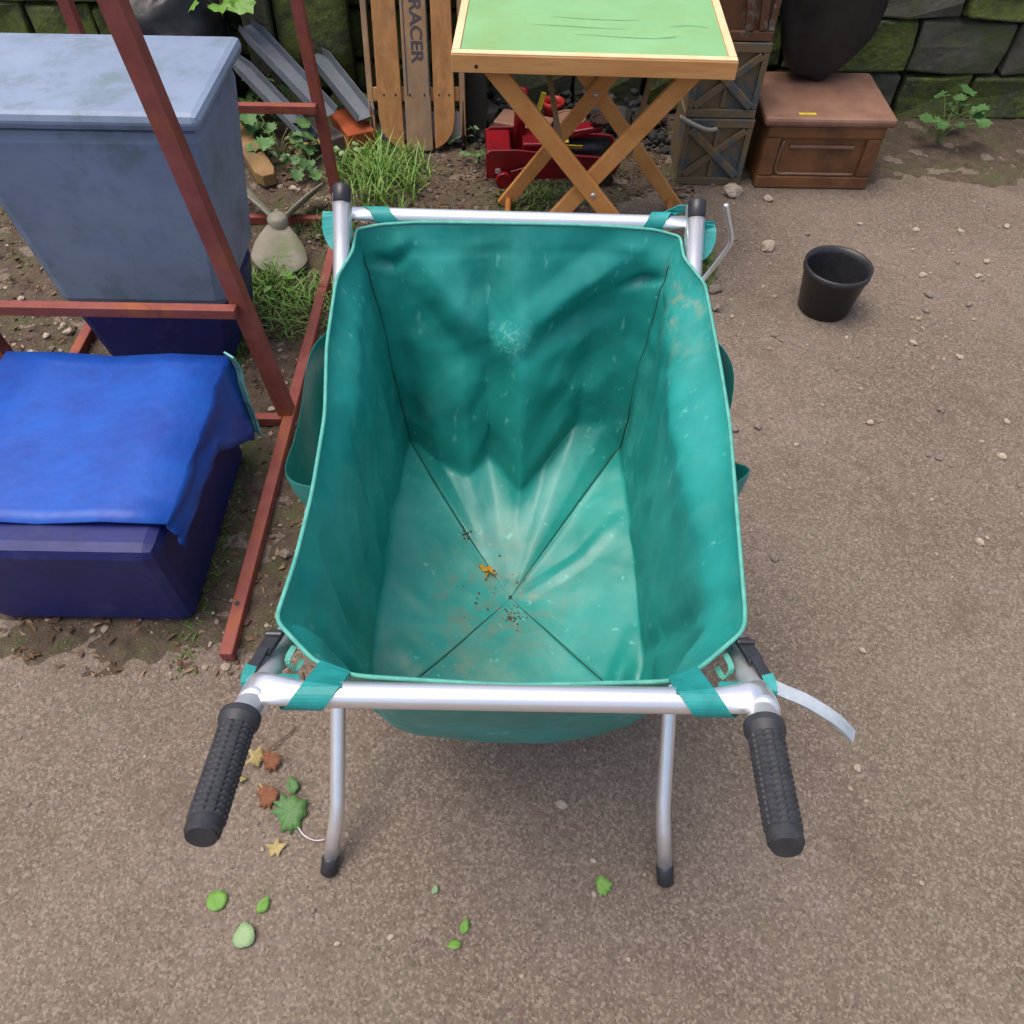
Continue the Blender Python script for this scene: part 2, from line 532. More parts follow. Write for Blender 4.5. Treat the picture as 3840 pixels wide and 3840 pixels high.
def ground_material():
    m = bpy.data.materials.new('worn_tarmac')
    m.use_nodes = True
    nt = m.node_tree
    N, L = nt.nodes, nt.links
    P = N['Principled BSDF']
    tc = N.new('ShaderNodeTexCoord')
    src = tc.outputs['Object']

    def noise(scale, detail=6, rough=0.6):
        n = N.new('ShaderNodeTexNoise')
        n.inputs['Scale'].default_value = scale
        n.inputs['Detail'].default_value = detail
        n.inputs['Roughness'].default_value = rough
        L.new(src, n.inputs['Vector'])
        return n.outputs[0]

    def rng(v, a, b, c=0.0, d=1.0):
        n = N.new('ShaderNodeMapRange')
        for i, x in enumerate((a, b, c, d)):
            n.inputs[i + 1].default_value = x
        L.new(v, n.inputs[0])
        return n.outputs[0]

    def mix(f, a, b, k=1.0):
        if k != 1.0:
            q = N.new('ShaderNodeMath')
            q.operation = 'MULTIPLY'
            q.inputs[1].default_value = k
            L.new(f, q.inputs[0])
            f = q.outputs[0]
        n = N.new('ShaderNodeMixRGB')
        L.new(f, n.inputs[0])
        for i, x in ((1, a), (2, b)):
            if isinstance(x, tuple):
                n.inputs[i].default_value = x
            else:
                L.new(x, n.inputs[i])
        return n.outputs[0]

    base = mix(rng(noise(2.2, 8, 0.7), 0.32, 0.68), lin(92, 79, 69), lin(114, 102, 91))
    base = mix(rng(noise(60, 5, 0.75), 0.35, 0.7), base, lin(132, 118, 104), 0.5)
    # aggregate grains
    v = N.new('ShaderNodeTexVoronoi')
    v.inputs['Scale'].default_value = 260
    L.new(src, v.inputs['Vector'])
    sep = N.new('ShaderNodeSeparateColor')
    L.new(v.outputs['Color'], sep.inputs[0])
    base = mix(rng(sep.outputs[0], 0.55, 1.0), base, lin(166, 154, 140), 0.42)
    base = mix(rng(sep.outputs[1], 0.6, 1.0), base, lin(58, 50, 44), 0.42)
    v2 = N.new('ShaderNodeTexVoronoi')
    v2.inputs['Scale'].default_value = 75
    L.new(src, v2.inputs['Vector'])
    sep2 = N.new('ShaderNodeSeparateColor')
    L.new(v2.outputs['Color'], sep2.inputs[0])
    q = N.new('ShaderNodeMath')
    q.operation = 'MULTIPLY'
    L.new(rng(sep2.outputs[2], 0.86, 0.90), q.inputs[0])
    L.new(rng(v2.outputs['Distance'], 0.34, 0.22), q.inputs[1])
    base = mix(q.outputs[0], base, lin(168, 156, 144), 0.22)
    # damp brown and greenish patches
    base = mix(rng(noise(3.7, 9, 0.75), 0.54, 0.66), base, lin(84, 70, 58), 0.45)
    base = mix(rng(noise(5.3, 9, 0.75), 0.58, 0.7), base, lin(96, 98, 70), 0.35)
    L.new(base, P.inputs['Base Color'])
    P.inputs['Roughness'].default_value = 0.88
    P.inputs['Specular IOR Level'].default_value = 0.25
    b1 = N.new('ShaderNodeBump')
    b1.inputs['Strength'].default_value = 0.4
    b1.inputs['Distance'].default_value = 0.0018
    L.new(v.outputs['Distance'], b1.inputs['Height'])
    b1.invert = True
    b2 = N.new('ShaderNodeBump')
    b2.inputs['Strength'].default_value = 0.45
    b2.inputs['Distance'].default_value = 0.006
    L.new(noise(35, 6, 0.7), b2.inputs['Height'])
    L.new(b1.outputs[0], b2.inputs['Normal'])
    L.new(b2.outputs[0], P.inputs['Normal'])
    return m


m_ground = ground_material()
m_soil = mat('dark_soil', lin(98, 84, 70), lin(66, 55, 46), scale=28, rough=0.95, bump=0.9, bscale=130, c=lin(78, 82, 50), cscale=6.5, cth=0.57, csoft=0.08, dist=0.009, speck=lin(132, 118, 104), speck_scale=90, speck_th=0.17)

# ------------------------------------------------------------------ setting: ground, soil, gravel
bm = nb()
bmesh.ops.create_grid(bm, x_segments=8, y_segments=8, size=60)
tag(obj('ground', bm, m_ground), kind='structure')


def sstep(a, b, x):
    t = min(1.0, max(0.0, (x - a) / (b - a)))
    return t * t * (3 - 2 * t)


def soil_mask(x, y):
    n = 0.10 * fbm(x * 3.1, y * 3.1, 4.0) + 0.05 * fbm(x * 9, y * 9, 9.0)
    left = sstep(0.05, -0.05, x + 0.40 - n) * sstep(0.62, 0.82, y + n)
    back = sstep(2.24, 2.40, y + n - 0.12 * sstep(-0.1, 0.5, x)) * sstep(0.66, 0.52, x + n * 0.5)
    foot = sstep(2.55, 2.66, y + n * 0.5)
    return max(left, back, foot)


def soil_h(x, y):
    k = soil_mask(x, y)
    if k <= 0:
        return -0.02
    return -0.012 + k * (0.016 + 0.010 * fbm(x * 12, y * 12, 1.0) + 0.004 * fbm(x * 45, y * 45, 2.0))


bm = nb()
NX, NY = 300, 200
X0, X1, Y0, Y1 = -3.2, 3.0, 0.55, 3.35
gv = [[bm.verts.new((X0 + (X1 - X0) * i / NX, Y0 + (Y1 - Y0) * j / NY, soil_h(X0 + (X1 - X0) * i / NX, Y0 + (Y1 - Y0) * j / NY))) for i in range(NX + 1)] for j in range(NY + 1)]
for j in range(NY):
    for i in range(NX):
        q = (gv[j][i], gv[j][i + 1], gv[j + 1][i + 1], gv[j + 1][i])
        if max(p.co.z for p in q) > -0.006:
            bm.faces.new(q)
for v in [v for v in bm.verts if not v.link_faces]:
    bm.verts.remove(v)
tag(obj('soil', bm, m_soil, smooth=True), kind='structure')


def gz(x, y):
    return max(0.0, soil_h(x, y))


def pebble_field(name, n, m, fn, smin, smax, label, sd=1, jit=0.3):
    rg = random.Random(sd)
    bm = nb()
    for _ in range(n):
        p = fn(rg)
        if p is None:
            continue
        s = rg.uniform(smin, smax) * (0.6 + 0.8 * rg.random() ** 3)
        rock(bm, (p[0], p[1], gz(*p) + s * 0.25), (s, s * rg.uniform(0.6, 1), s * rg.uniform(0.4, 0.7)), rg, sub=1, jit=jit)
    o = obj(name, bm, m, smooth=False)
    return tag(o, label, 'gravel', kind='stuff')


def f_right(rg):
    x, y = rg.uniform(0.25, 1.9), 0.15 + 2.4 * rg.random() ** 0.7
    return (x, y) if rg.random() < 0.25 + 0.5 * sstep(0.4, 2.2, y) and soil_mask(x, y) < 0.3 else None


def f_all(rg):
    x, y = rg.uniform(-1.4, 1.5), rg.uniform(0.02, 1.6)
    return (x, y) if soil_mask(x, y) < 0.4 else None


def f_left(rg):
    x, y = rg.uniform(-1.7, -0.25), rg.uniform(0.7, 2.7)
    return (x, y) if soil_mask(x, y) > 0.25 else None


def f_back(rg):
    x, y = rg.uniform(-0.5, 0.7), rg.uniform(2.25, 3.05)
    return (x, y) if soil_mask(x, y) > 0.25 else None


pebble_field('gravel', 1150, m_stone, f_right, 0.0025, 0.007, 'fine pale gravel strewn over the tarmac by the crates', 11)
pebble_field('gravel', 700, m_stone2, f_all, 0.0015, 0.0035, 'fine grey grit on the worn tarmac round the barrow', 12)
pebble_field('gravel', 900, m_stone, f_left, 0.003, 0.009, 'pale gravel in the soil beside the red frame', 13)
pebble_field('gravel', 900, m_stone2, f_back, 0.003, 0.010, 'grey gravel in the soil under the folding table', 14)


def chip_field(name, n, m, fn, smin, smax, label, cat, sd):
    rg = random.Random(sd)
    bm = nb()
    for _ in range(n):
        p = fn(rg)
        if p is None:
            continue
        L_, w = rg.uniform(smin, smax), rg.uniform(0.25, 0.6)
        a, tilt = rg.uniform(0, 6.28), rg.uniform(-0.5, 0.5)
        mt = Matrix.Translation((p[0], p[1], gz(*p) + 0.004)) @ Matrix.Rotation(a, 4, 'Z') @ Matrix.Rotation(tilt, 4, 'X') @ Matrix.Rotation(rg.uniform(-0.4, 0.4), 4, 'Y')
        k = rg.uniform(-0.25, 0.25) * L_
        pts = [(-L_ / 2, 0, 0), (-L_ * 0.15, -L_ * w / 2, k), (L_ / 2, 0, 0), (-L_ * 0.1, L_ * w / 2, k)]
        v = [bm.verts.new(mt @ Vector(q)) for q in pts]
        bm.faces.new((v[0], v[1], v[2]))
        bm.faces.new((v[0], v[2], v[3]))
    return tag(obj(name, bm, m), label, cat, kind='stuff')


chip_field('leaf_litter', 2600, m_litter, f_left, 0.008, 0.032, 'brown leaf litter on the soil inside the red frame', 'litter', 21)
chip_field('wood_chips', 900, m_litter2, f_left, 0.006, 0.024, 'pale wood chips on the soil inside the red frame', 'litter', 22)
chip_field('leaf_litter', 1500, m_litter, f_back, 0.008, 0.03, 'dark leaf litter on the soil under the folding table', 'litter', 23)


def grass(name, n, m, cx, cy, rx, ry, h0, h1, label, sd, spread=0.5, w=0.0028):
    rg = random.Random(sd)
    bm = nb()
    for _ in range(n):
        a, d = rg.uniform(0, 6.28), rg.random() ** 0.6
        x, y = cx + math.cos(a) * d * rx, cy + math.sin(a) * d * ry
        h = rg.uniform(h0, h1) * (1.1 - 0.5 * d)
        th = rg.uniform(0, 6.28)
        lean = rg.uniform(0.1, spread) * h
        dx, dy = math.cos(th), math.sin(th)
        sx, sy = -dy * w * rg.uniform(0.6, 1.3), dx * w
        z0 = gz(x, y) - 0.003
        L_ = []
        for k, (t, ww) in enumerate(((0, 1), (0.4, 0.85), (0.75, 0.55), (1.0, 0.06))):
            px, py = x + dx * lean * t * t * 1.6, y + dy * lean * t * t * 1.6
            pz = z0 + h * (t - 0.25 * t * t * spread)
            L_.append((bm.verts.new((px - sx * ww, py - sy * ww, pz)), bm.verts.new((px + sx * ww, py + sy * ww, pz))))
        for k in range(3):
            bm.faces.new((L_[k][0], L_[k][1], L_[k + 1][1], L_[k + 1][0]))
    return tag(obj(name, bm, m), label, 'grass', kind='stuff')


grass('grass', 620, m_grass, -0.47, 2.58, 0.17, 0.22, 0.04, 0.15, 'bright green grass tuft beside the wooden sledge', 31, 0.7)
grass('grass', 420, m_grass, -0.63, 1.88, 0.14, 0.16, 0.03, 0.07, 'low green grass beside the red frame rail', 32, 0.9)
grass('grass', 160, m_grass, -0.73, 1.98, 0.06, 0.10, 0.05, 0.10, 'green grass blades under the grey fan', 33, 0.8)
grass('grass', 380, m_grassdk, 0.10, 2.46, 0.20, 0.10, 0.02, 0.05, 'dark mossy grass under the folding table', 34, 0.9)
grass('grass', 200, m_grassdk, 0.58, 2.12, 0.04, 0.14, 0.02, 0.04, 'sparse grass by the thin white wire', 35, 0.9)
grass('grass', 260, m_grassdk, -0.62, 2.28, 0.16, 0.10, 0.02, 0.06, 'sparse grass between the grey fan and the barrow', 36, 0.9)
grass('grass', 300, m_grassdk, -0.66, 0.98, 0.05, 0.30, 0.008, 0.022, 'moss along the foot of the blue box', 37, 1.2, 0.003)
grass('grass', 240, m_grassdk, -0.78, 1.68, 0.07, 0.16, 0.015, 0.04, 'moss along the foot of the grey bin', 38, 1.2, 0.003)

# ------------------------------------------------------------------ wall behind
wall = thing('stone_wall', (0, 3.3, 0), 'old mossy stone wall running behind the table and crates', 'wall')
bm = nb()
bx(bm, (-4.0, 3.17, -0.02), (4.0, 3.55, 1.25))
obj('wall_core', bm, m_mortar, wall)
rg = random.Random(41)
z = 0.0
while z < 1.2:
    h = rg.uniform(0.13, 0.21)
    x = -3.9 + rg.uniform(-0.1, 0.1)
    while x < 3.9:
        w = rg.uniform(0.18, 0.42)
        y0 = 3.10 + rg.uniform(-0.02, 0.025)
        bm = nb()
        g = 0.008
        vv = bx(bm, (x + g, y0, z + g), (x + w - g, 3.19, z + h - g))
        bmesh.ops.subdivide_edges(bm, edges=bm.edges[:], cuts=1, use_grid_fill=True)
        for v in bm.verts:
            if v.co.y < 3.18:
                v.co += Vector((rg.uniform(-1, 1) * 0.010, rg.uniform(-1, 1) * 0.014, rg.uniform(-1, 1) * 0.010))
        obj('stone_block', bm, m_moss_stone if (x < -0.2 or rg.random() < 0.3) else m_stone_grey, wall, bevel=0.008)
        x += w
    z += h
# concrete post in front of the wall, left of the sledge
bm = nb()
bx(bm, (-0.96, 2.985, -0.02), (-0.865, 3.085, 1.3))
tag(obj('concrete_post', bm, m_stone_grey, bevel=0.006, origin=(-0.91, 3.03, 0)), 'greenish concrete post standing against the mossy wall behind the grey channels', 'post')
# mossy concrete slab between post and sledge
bm = nb()
bx(bm, (-0.85, 3.01, 0.12), (-0.60, 3.075, 0.95))
bmesh.ops.subdivide_edges(bm, edges=bm.edges[:], cuts=5, use_grid_fill=True)
for v in bm.verts:
    v.co.y += 0.012 * fbm(v.co.x * 14, v.co.z * 14, 3.0) if v.co.y < 3.03 else 0
tag(obj('mossy_slab', bm, m_moss_stone, smooth=True, origin=(-0.72, 3.04, 0.12)), 'moss covered slab leaning on the wall between post and sledge', 'slab')
rg = random.Random(43)
for i, (x, y, sx, sy, sz) in enumerate(((-0.80, 2.98, .10, .07, .07), (-0.62, 3.00, .09, .06, .07), (-0.70, 2.90, .06, .05, .03), (-0.58, 2.90, .045, .04, .03))):
    bm = nb()
    rock(bm, (x, y, gz(x, y) + sz * 0.75), (sx, sy, sz), rg, sub=2, jit=0.3)
    tag(obj('boulder', bm, m_moss_stone, smooth=True, origin=(x, y, 0)), ('broad mossy stone under the moss covered slab', 'rounded mossy stone beside the sledge foot', 'flat mossy stone behind the grey channels', 'small mossy stone between channels and sledge')[i], 'stone')

# ------------------------------------------------------------------ folding barrow
cart = thing('folding_barrow', (0, 0.73, 0), 'folding aluminium garden barrow with a deep green canvas bag and black grips', 'barrow')
TR = 0.0125
# leg tubes (foot -> bend -> far top)
for s, foot, bend, top in ((-1, (-.304, .340, .0), (-.283, .412, .10), (-.265, 1.118, .815)), (1, (.273, .332, .0), (.262, .420, .10), (.272, 1.110, .805))):
    foot, bend, top = Vector(foot), Vector(bend), Vector(top)
    d1, d2 = (bend - foot).normalized(), (top - bend).normalized()
    path = [foot + d1 * 0.022, bend - d1 * 0.03] + smooth_path([bend - d1 * 0.028, bend - d1 * 0.012 + d2 * 0.002, bend + d2 * 0.014, bend + d2 * 0.03], 4) + [bend + (top - bend) * 0.5, top - d2 * 0.02]
    bm = nb()
    tube(bm, path, TR, 20)
    obj('leg_tube', bm, m_alu, cart, smooth=True)
    bm = nb()
    tube(bm, [foot + d1 * 0.001, foot + d1 * 0.004, foot + d1 * 0.034, foot + d1 * 0.036], [TR * .9, TR * 1.16, TR * 1.16, TR * 1.0], 20)
    obj('foot_cap', bm, m_rubber, cart, smooth=True)
    bm = nb()
    tube(bm, [top - d2 * 0.027, top - d2 * 0.0255, top - d2 * 0.003, top], [TR * 1.02, TR * 1.08, TR * 1.08, TR * .8], 20)
    obj('end_cap', bm, m_rubber, cart, smooth=True)
# handle tubes: grip -> joint -> down forward to the axle
for s in (-1, 1):
    J = Vector((s * .237, .318, .756))
    G0 = Vector((s * .229 if s > 0 else -.240, .287, .778))
    G1 = Vector((.215 if s > 0 else -.234, .172, .818))
    A = Vector((s * .252, 1.02, .13))
    B_ = Vector((s * .250, .43, .668))
    dg = (G1 - G0).normalized()
    da = (B_ - J).normalized()
    path = [A, A.lerp(B_, .5), B_ + (A - B_) * .06, B_] + smooth_path([J + da * 0.05, J, G0, G0 + dg * 0.02], 6) + [G0 + dg * 0.08]
    bm = nb()
    tube(bm, path, TR, 20)
    obj('handle_tube', bm, m_alu_dull, cart, smooth=True)
    # ribbed grip
    bm = nb()
    LG = (G1 - G0).length
    nl, na = 84, 44
    pts, fr = frames([G0 + dg * (LG * i / nl) for i in range(nl + 1)])
    rings = []
    for i, p in enumerate(pts):
        t = i / nl
        base = 0.0150 - 0.0008 * t
        if t < 0.06:
            base = 0.0184
        elif t < 0.12:
            base = 0.0184 - (t - 0.06) / 0.06 * 0.003
        if t > 0.97:
            base *= 0.86
        ring = []
        for k in range(na):
            r_ = base
            if 0.14 < t < 0.9:
                r_ += (0.0011 if (i % 4 < 2) and (k % 4 < 3) else -0.0005)
            c_, s_ = math.cos(2 * math.pi * k / na), math.sin(2 * math.pi * k / na)
            ring.append(bm.verts.new(p + fr[i][1] * c_ * r_ + fr[i][2] * s_ * r_))
        rings.append(ring)
    for i in range(nl):
        for k in range(na):
            bm.faces.new((rings[i][k], rings[i][(k + 1) % na], rings[i + 1][(k + 1) % na], rings[i + 1][k]))
    bm.faces.new(rings[0][::-1])
    bm.faces.new(rings[-1])
    obj('grip', bm, m_grip, cart)
    # wheel on the axle
    w = nb()
    wc = Vector((s * .222, 1.02, .13))
    tube(w, [wc + V(-.018 * s, 0, 0), wc + V(-.012 * s, 0, 0), wc + V(.012 * s, 0, 0), wc + V(.018 * s, 0, 0)], [.118, .13, .13, .118], 36)
    wo = obj('wheel', w, m_rubber, cart, smooth=False, bevel=0.003)
    w = nb()
    tube(w, [wc + V(-.02 * s, 0, 0), wc + V(.021 * s, 0, 0)], [.08, .08], 30)
    obj('rim', w, m_alu_dull, wo, bevel=0.003)
    # riveted joint sleeve round the handle tube
    bm = nb()
    tube(bm, [J + da * 0.022, J + da * 0.018, J - da * 0.012 + V(0, -.002, .001), J - da * 0.016 + V(0, -.002, .001)], [TR * 1.05, TR * 1.25, TR * 1.25, TR * 1.05], 20)
    obj('joint_sleeve', bm, m_alu, cart, smooth=True)
    bm = nb()
    rp = J + V(-s * .003, -.004, TR * 1.2)
    tube(bm, [rp - V(0, 0, .002), rp + V(0, -.0005, .0015), rp + V(0, -.001, .003)], [.0042, .004, .002], 12)
    obj('rivet', bm, m_alu, cart, smooth=True)
    # strap adjuster on the outside of the rim corner
    a0 = Vector((s * .240, .402, .728))
    a1 = Vector((s * .252, .345, .748))
    bm = nb()
    beam(bm, a0, a0.lerp(a1, .55), .015, .007, (0, 0, 1))
    beam(bm, a0.lerp(a1, .45) + V(0, 0, .003), a1, .011, .006, (0, 0, 1))
    cyl(bm, a0.lerp(a1, .12) + V(-.009, 0, .004), a0.lerp(a1, .12) + V(.009, 0, .004), .0035, 10)
    obj('strap_adjuster', bm, m_rubber, cart, bevel=0.0015)
    bm = nb()
    ribbon(bm, smooth_path([a1 + V(-s * .001, .006, .003), a1 + V(0, -.008, .004), a1 + V(-s * .004, -.018, .000), J + V(s * .012, .012, .004)], 4), [(s, 0, .3)] * 13, .011)
    obj('adjuster_loop', bm, m_web, cart)
    bm = nb()
    ribbon(bm, smooth_path([(s * .222, .388, .722), (s * .226, .372, .722), (s * .220, .366, .712), (s * .215, .380, .708)], 4), [(s, .6, .2)] * 13, .006)
    obj('loop_tab', bm, m_bind, cart)
# cross bars with flattened ends
def crossbar(a, b, lift):
    a, b = Vector(a), Vector(b)
    pts, sq = [], []
    n = 30
    for i in range(n + 1):
        t = i / n
        e = min(t, 1 - t)
        k = sstep(0.10, 0.03, e)
        pts.append(a.lerp(b, t) + V(0, 0, lift * k))
        sq.append((1 - 0.62 * k, 1 + 0.28 * k))
    bm = nb()
    tube(bm, pts, TR, 20, sq=sq, up=(0, 0, 1))
    return obj('cross_bar', bm, m_alu, cart, smooth=True)


crossbar((-.240, .318, .760), (.240, .318, .760), .010)
crossbar((-.276, 1.128, .758), (.280, 1.124, .754), .004)
bm = nb()
cyl(bm, (-.25, 1.02, .13), (.25, 1.02, .13), .006, 12)
obj('axle', bm, m_iron, cart, smooth=True)
for s, j in ((-1, (-.268, 1.100, .775)), (1, (.273, 1.094, .768))):
    bm = nb()
    j = Vector(j)
    tube(bm, [j + V(0, -.028, -.030), j + V(0, -.026, -.028), j + V(0, .020, .022), j + V(0, .022, .024)], [TR * 1.02, TR * 1.2, TR * 1.2, TR * 1.02], 20)
    obj('joint_sleeve', bm, m_alu, cart, smooth=True)
    bm = nb()
    q = j + V(-s * .004, -.014, TR * .72)
    tube(bm, [q + V(0, .002, -.002), q + V(0, -.001, .001), q + V(0, -.002, .002)], [.004, .0038, .002], 12)
    obj('rivet', bm, m_iron, cart, smooth=True)

# ---- bag
KEY = [  # rim, floor edge, inward lip, seam
    ((-.250, 1.098, .752), (-.206, 1.076, .300), .004, 1),
    ((-.249, 1.045, .747), (-.212, 1.040, .300), .012, 0),
    ((-.265, .985, .743), (-.216, 1.000, .298), .030, 0),
    ((-.261, .851, .728), (-.222, .880, .285), .030, 0),
    ((-.242, .717, .727), (-.226, .750, .275), .012, 0),
    ((-.236, .586, .729), (-.226, .630, .275), .006, 0),
    ((-.237, .488, .732), (-.220, .550, .285), .010, 0),
    ((-.243, .411, .735), (-.210, .505, .290), .022, 1),
    ((-.196, .366, .734), (-.172, .490, .275), .010, 0),
    ((-.152, .345, .744), (-.135, .482, .265), .000, 0),
    ((.000, .333, .754), (.000, .475, .260), .000, 0),
    ((.160, .345, .744), (.135, .482, .265), .000, 0),
    ((.192, .366, .734), (.172, .490, .275), .010, 0),
    ((.245, .411, .735), (.210, .505, .290), .024, 1),
    ((.259, .542, .730), (.222, .600, .280), .030, 0),
    ((.276, .711, .729), (.226, .740, .275), .046, 0),
    ((.281, .821, .728), (.224, .860, .285), .050, 0),
    ((.281, .935, .735), (.216, .960, .295), .046, 0),
    ((.279, .985, .743), (.213, .995, .297), .044, 0),
    ((.254, 1.045, .747), (.210, 1.030, .300), .016, 0),
    ((.254, 1.096, .750), (.208, 1.057, .300), .014, 1),
    ((.215, 1.108, .754), (.178, 1.078, .345), .000, 0),
    ((.140, 1.112, .756), (.122, 1.082, .352), .000, 0),
    ((.075, 1.113, .757), (.064, 1.020, .305), .000, 0),
    ((.015, 1.113, .757), (.013, .952, .292), .000, 0),
    ((-.045, 1.113, .757), (-.048, 1.040, .300), .000, 0),
    ((-.095, 1.113, .757), (-.086, .990, .292), .000, 0),
    ((-.155, 1.112, .757), (-.142, 1.018, .300), .000, 0),
    ((-.210, 1.108, .755), (-.180, 1.060, .305), .000, 0),
]
CTR = np.array((0.0, .760, .222))
SUB = 13
nk = len(KEY)
Rr, Ee, Lp = [], [], []
for i in range(nk):
    a, b = KEY[i], KEY[(i + 1) % nk]
    for k in range(SUB):
        t = k / SUB
        Rr.append(np.array(a[0]) * (1 - t) + np.array(b[0]) * t)
        Ee.append(np.array(a[1]) * (1 - t) + np.array(b[1]) * t)
        Lp.append(a[2] * (1 - t) + b[2] * t)
Rr, Ee, Lp = np.array(Rr), np.array(Ee), np.array(Lp)


def ring_smooth(A, it, keep=None):
    for _ in range(it):
        B = 0.5 * A + 0.25 * (np.roll(A, 1, 0) + np.roll(A, -1, 0))
        A = B
    return A


Rr = ring_smooth(Rr, 5)
Ee = ring_smooth(Ee, 2)
Lp = ring_smooth(Lp, 10)
Es = ring_smooth(Ee, 260)
NU = len(Rr)
SW, SF = 62, 44
rows = []
for i in range(SW + 1):
    s = i / SW
    P_ = Rr + (Ee - Rr) * s
    inw = CTR[None, :2] - P_[:, :2]
    # sideways inward only, along panel normal approx = horizontal toward centre
    inw = inw / np.linalg.norm(inw, axis=1)[:, None]
    lip = Lp * sstep(0, .17, s) * (1 - s) ** .8 * 1.25
    P_ = P_.copy()
    P_[:, :2] += inw * lip[:, None]
    rows.append(P_)
for i in range(1, SF + 1):
    t = i / SF
    P_ = Es + (CTR[None] - Es) * t + (Ee - Es) * (1 - t) ** 3.2
    P_ = P_.copy()
    P_[:, 2] -= 0.010 * math.sin(math.pi * t) * (1 - 0.3 * t)
    rows.append(P_)
G = np.array(rows)           # rows x NU x 3
for _ in range(2):
    L_ = 0.5 * G + 0.125 * (np.roll(G, 1, 1) + np.roll(G, -1, 1))
    L_[1:-1] += 0.125 * (G[:-2] + G[2:])
    L_[0], L_[-1] = G[0], CTR
    L_[1:-1] = L_[1:-1]
    G = np.concatenate([G[:1], L_[1:-1], G[-1:]])
G[-1] = G[-2].mean(0)
# normals pointing into the bag
du = np.roll(G, -1, 1) - np.roll(G, 1, 1)
dv = np.gradient(G, axis=0)
Nn = np.cross(du, dv)
Nn /= (np.linalg.norm(Nn, axis=2, keepdims=True) + 1e-9)
mid = np.array((0, .75, .6))
sgn = np.sign(((mid - G) * Nn).sum(2, keepdims=True))
sgn[sgn == 0] = 1
if np.mean(sgn) < 0:
    Nn = -Nn
CREASE = [  # polyline, amplitude (m, + inwards), width
    ([(-.198, 1.11, .745), (-.110, 1.1, .648), (-.062, 1.09, .578), (-.020, 1.08, .555)], .013, .050),
    ([(.190, 1.11, .715), (.102, 1.1, .652), (.012, 1.08, .578)], .013, .045),
    ([(.150, 1.1, .610), (.060, 1.09, .575), (.020, 1.08, .560)], -.010, .040),
    ([(-.020, 1.08, .555), (-.080, 1.08, .480), (-.150, 1.07, .400)], .007, .045),
    ([(-.150, 1.1, .600), (-.090, 1.09, .530), (-.030, 1.08, .470)], -.006, .050),
    ([(.000, 1.08, .555), (.050, 1.07, .485), (.150, 1.08, .430)], .009, .045),
    ([(.200, 1.09, .560), (.130, 1.08, .500), (.070, 1.07, .420)], -.010, .050),
    ([(.118, 1.08, .440), (.070, 1.04, .370), (.013, .96, .300)], .006, .030),
    ([(-.040, 1.07, .470), (-.050, 1.05, .380), (-.086, .99, .300)], .006, .030),
    ([(-.175, 1.085, .367), (-.105, 1.075, .362)], -.007, .013),
    ([(-.215, 1.11, .715), (-.05, 1.113, .712), (.205, 1.11, .712)], -.003, .007),
    ([(-.245, 1.10, .700), (-.200, 1.10, .690), (-.170, 1.10, .715)], -.010, .016),
    ([(.250, 1.09, .690), (.205, 1.10, .668), (.180, 1.10, .655)], -.012, .014),
    ([(.262, 1.03, .66), (.236, 1.00, .45), (.222, .98, .33)], -.013, .028),
    ([(.255, .93, .60), (.240, .90, .42), (.230, .86, .31)], .010, .030),
    ([(.250, .80, .62), (.240, .78, .45), (.236, .75, .31)], -.010, .035),
    ([(.245, .66, .62), (.240, .64, .45), (.232, .60, .31)], .008, .030),
    ([(.235, .47, .70), (.232, .54, .50), (.215, .62, .30)], -.013, .028),
    ([(.238, .58, .40), (.230, .54, .33), (.20, .52, .28)], .012, .024),
    ([(.205, .66, .285), (.180, .58, .275), (.165, .50, .270)], .013, .026),
    ([(.215, .60, .285), (.195, .55, .276), (.190, .50, .272)], -.013, .020),
    ([(-.245, .96, .62), (-.235, .95, .45), (-.222, .95, .31)], .008, .028),
    ([(-.246, .84, .60), (-.238, .83, .42), (-.232, .82, .31)], -.008, .030),
    ([(-.238, .70, .60), (-.240, .68, .44), (-.235, .66, .31)], .007, .028),
    ([(-.236, .55, .66), (-.236, .56, .50), (-.228, .60, .32)], -.010, .028),
    ([(-.238, .47, .62), (-.228, .50, .45), (-.205, .51, .30)], .014, .026),
    ([(-.205, .66, .285), (-.150, .60, .262)], .007, .030),
    ([(-.13, .90, .285), (-.18, .83, .285)], -.005, .022),
    ([(.10, .84, .262), (.19, .80, .280)], .006, .018),
    ([(.03, .77, .225), (.13, .83, .260), (.20, .90, .290)], .005, .022),
    ([(-.14, .72, .262), (-.20, .77, .280)], .005, .025),
]
flat = G.reshape(-1, 3)
disp = np.zeros(len(flat))
for poly, amp, wd in CREASE:
    dmin = np.full(len(flat), 9.0)
    fade = np.ones(len(flat))
    n = len(poly) - 1
    pm = np.mean(np.array(poly), axis=0)
    wt = np.ones(3)
    if pm[2] > .33:
        wt = np.array((.3, 1, 1)) if abs(pm[0]) > .2 and pm[1] < 1.04 else np.array((1, .4, 1))
    fw = flat * wt
    for k in range(n):
        a, b = np.array(poly[k]) * wt, np.array(poly[k + 1]) * wt
        ab = b - a
        t = np.clip(((fw - a) @ ab) / (ab @ ab), 0, 1)
        d = np.linalg.norm(fw - a - t[:, None] * ab, axis=1)
        better = d < dmin
        dmin = np.where(better, d, dmin)
        fade = np.where(better, np.sin(math.pi * np.clip((k + t) / n, .12, .88)), fade)
    disp += 1.45 * amp * np.clip(1 - dmin / (wd * .92), 0, 1) ** 1.05 * fade
nz = np.array([fbm(p[0] * 6, p[1] * 6, p[2] * 6, 2) for p in flat])
nz2 = np.array([abs(fbm(p[0] * 13 + 5, p[1] * 13, p[2] * 9, 2)) for p in flat])
disp += 0.0060 * nz - 0.0022 * (nz2 - 0.25)
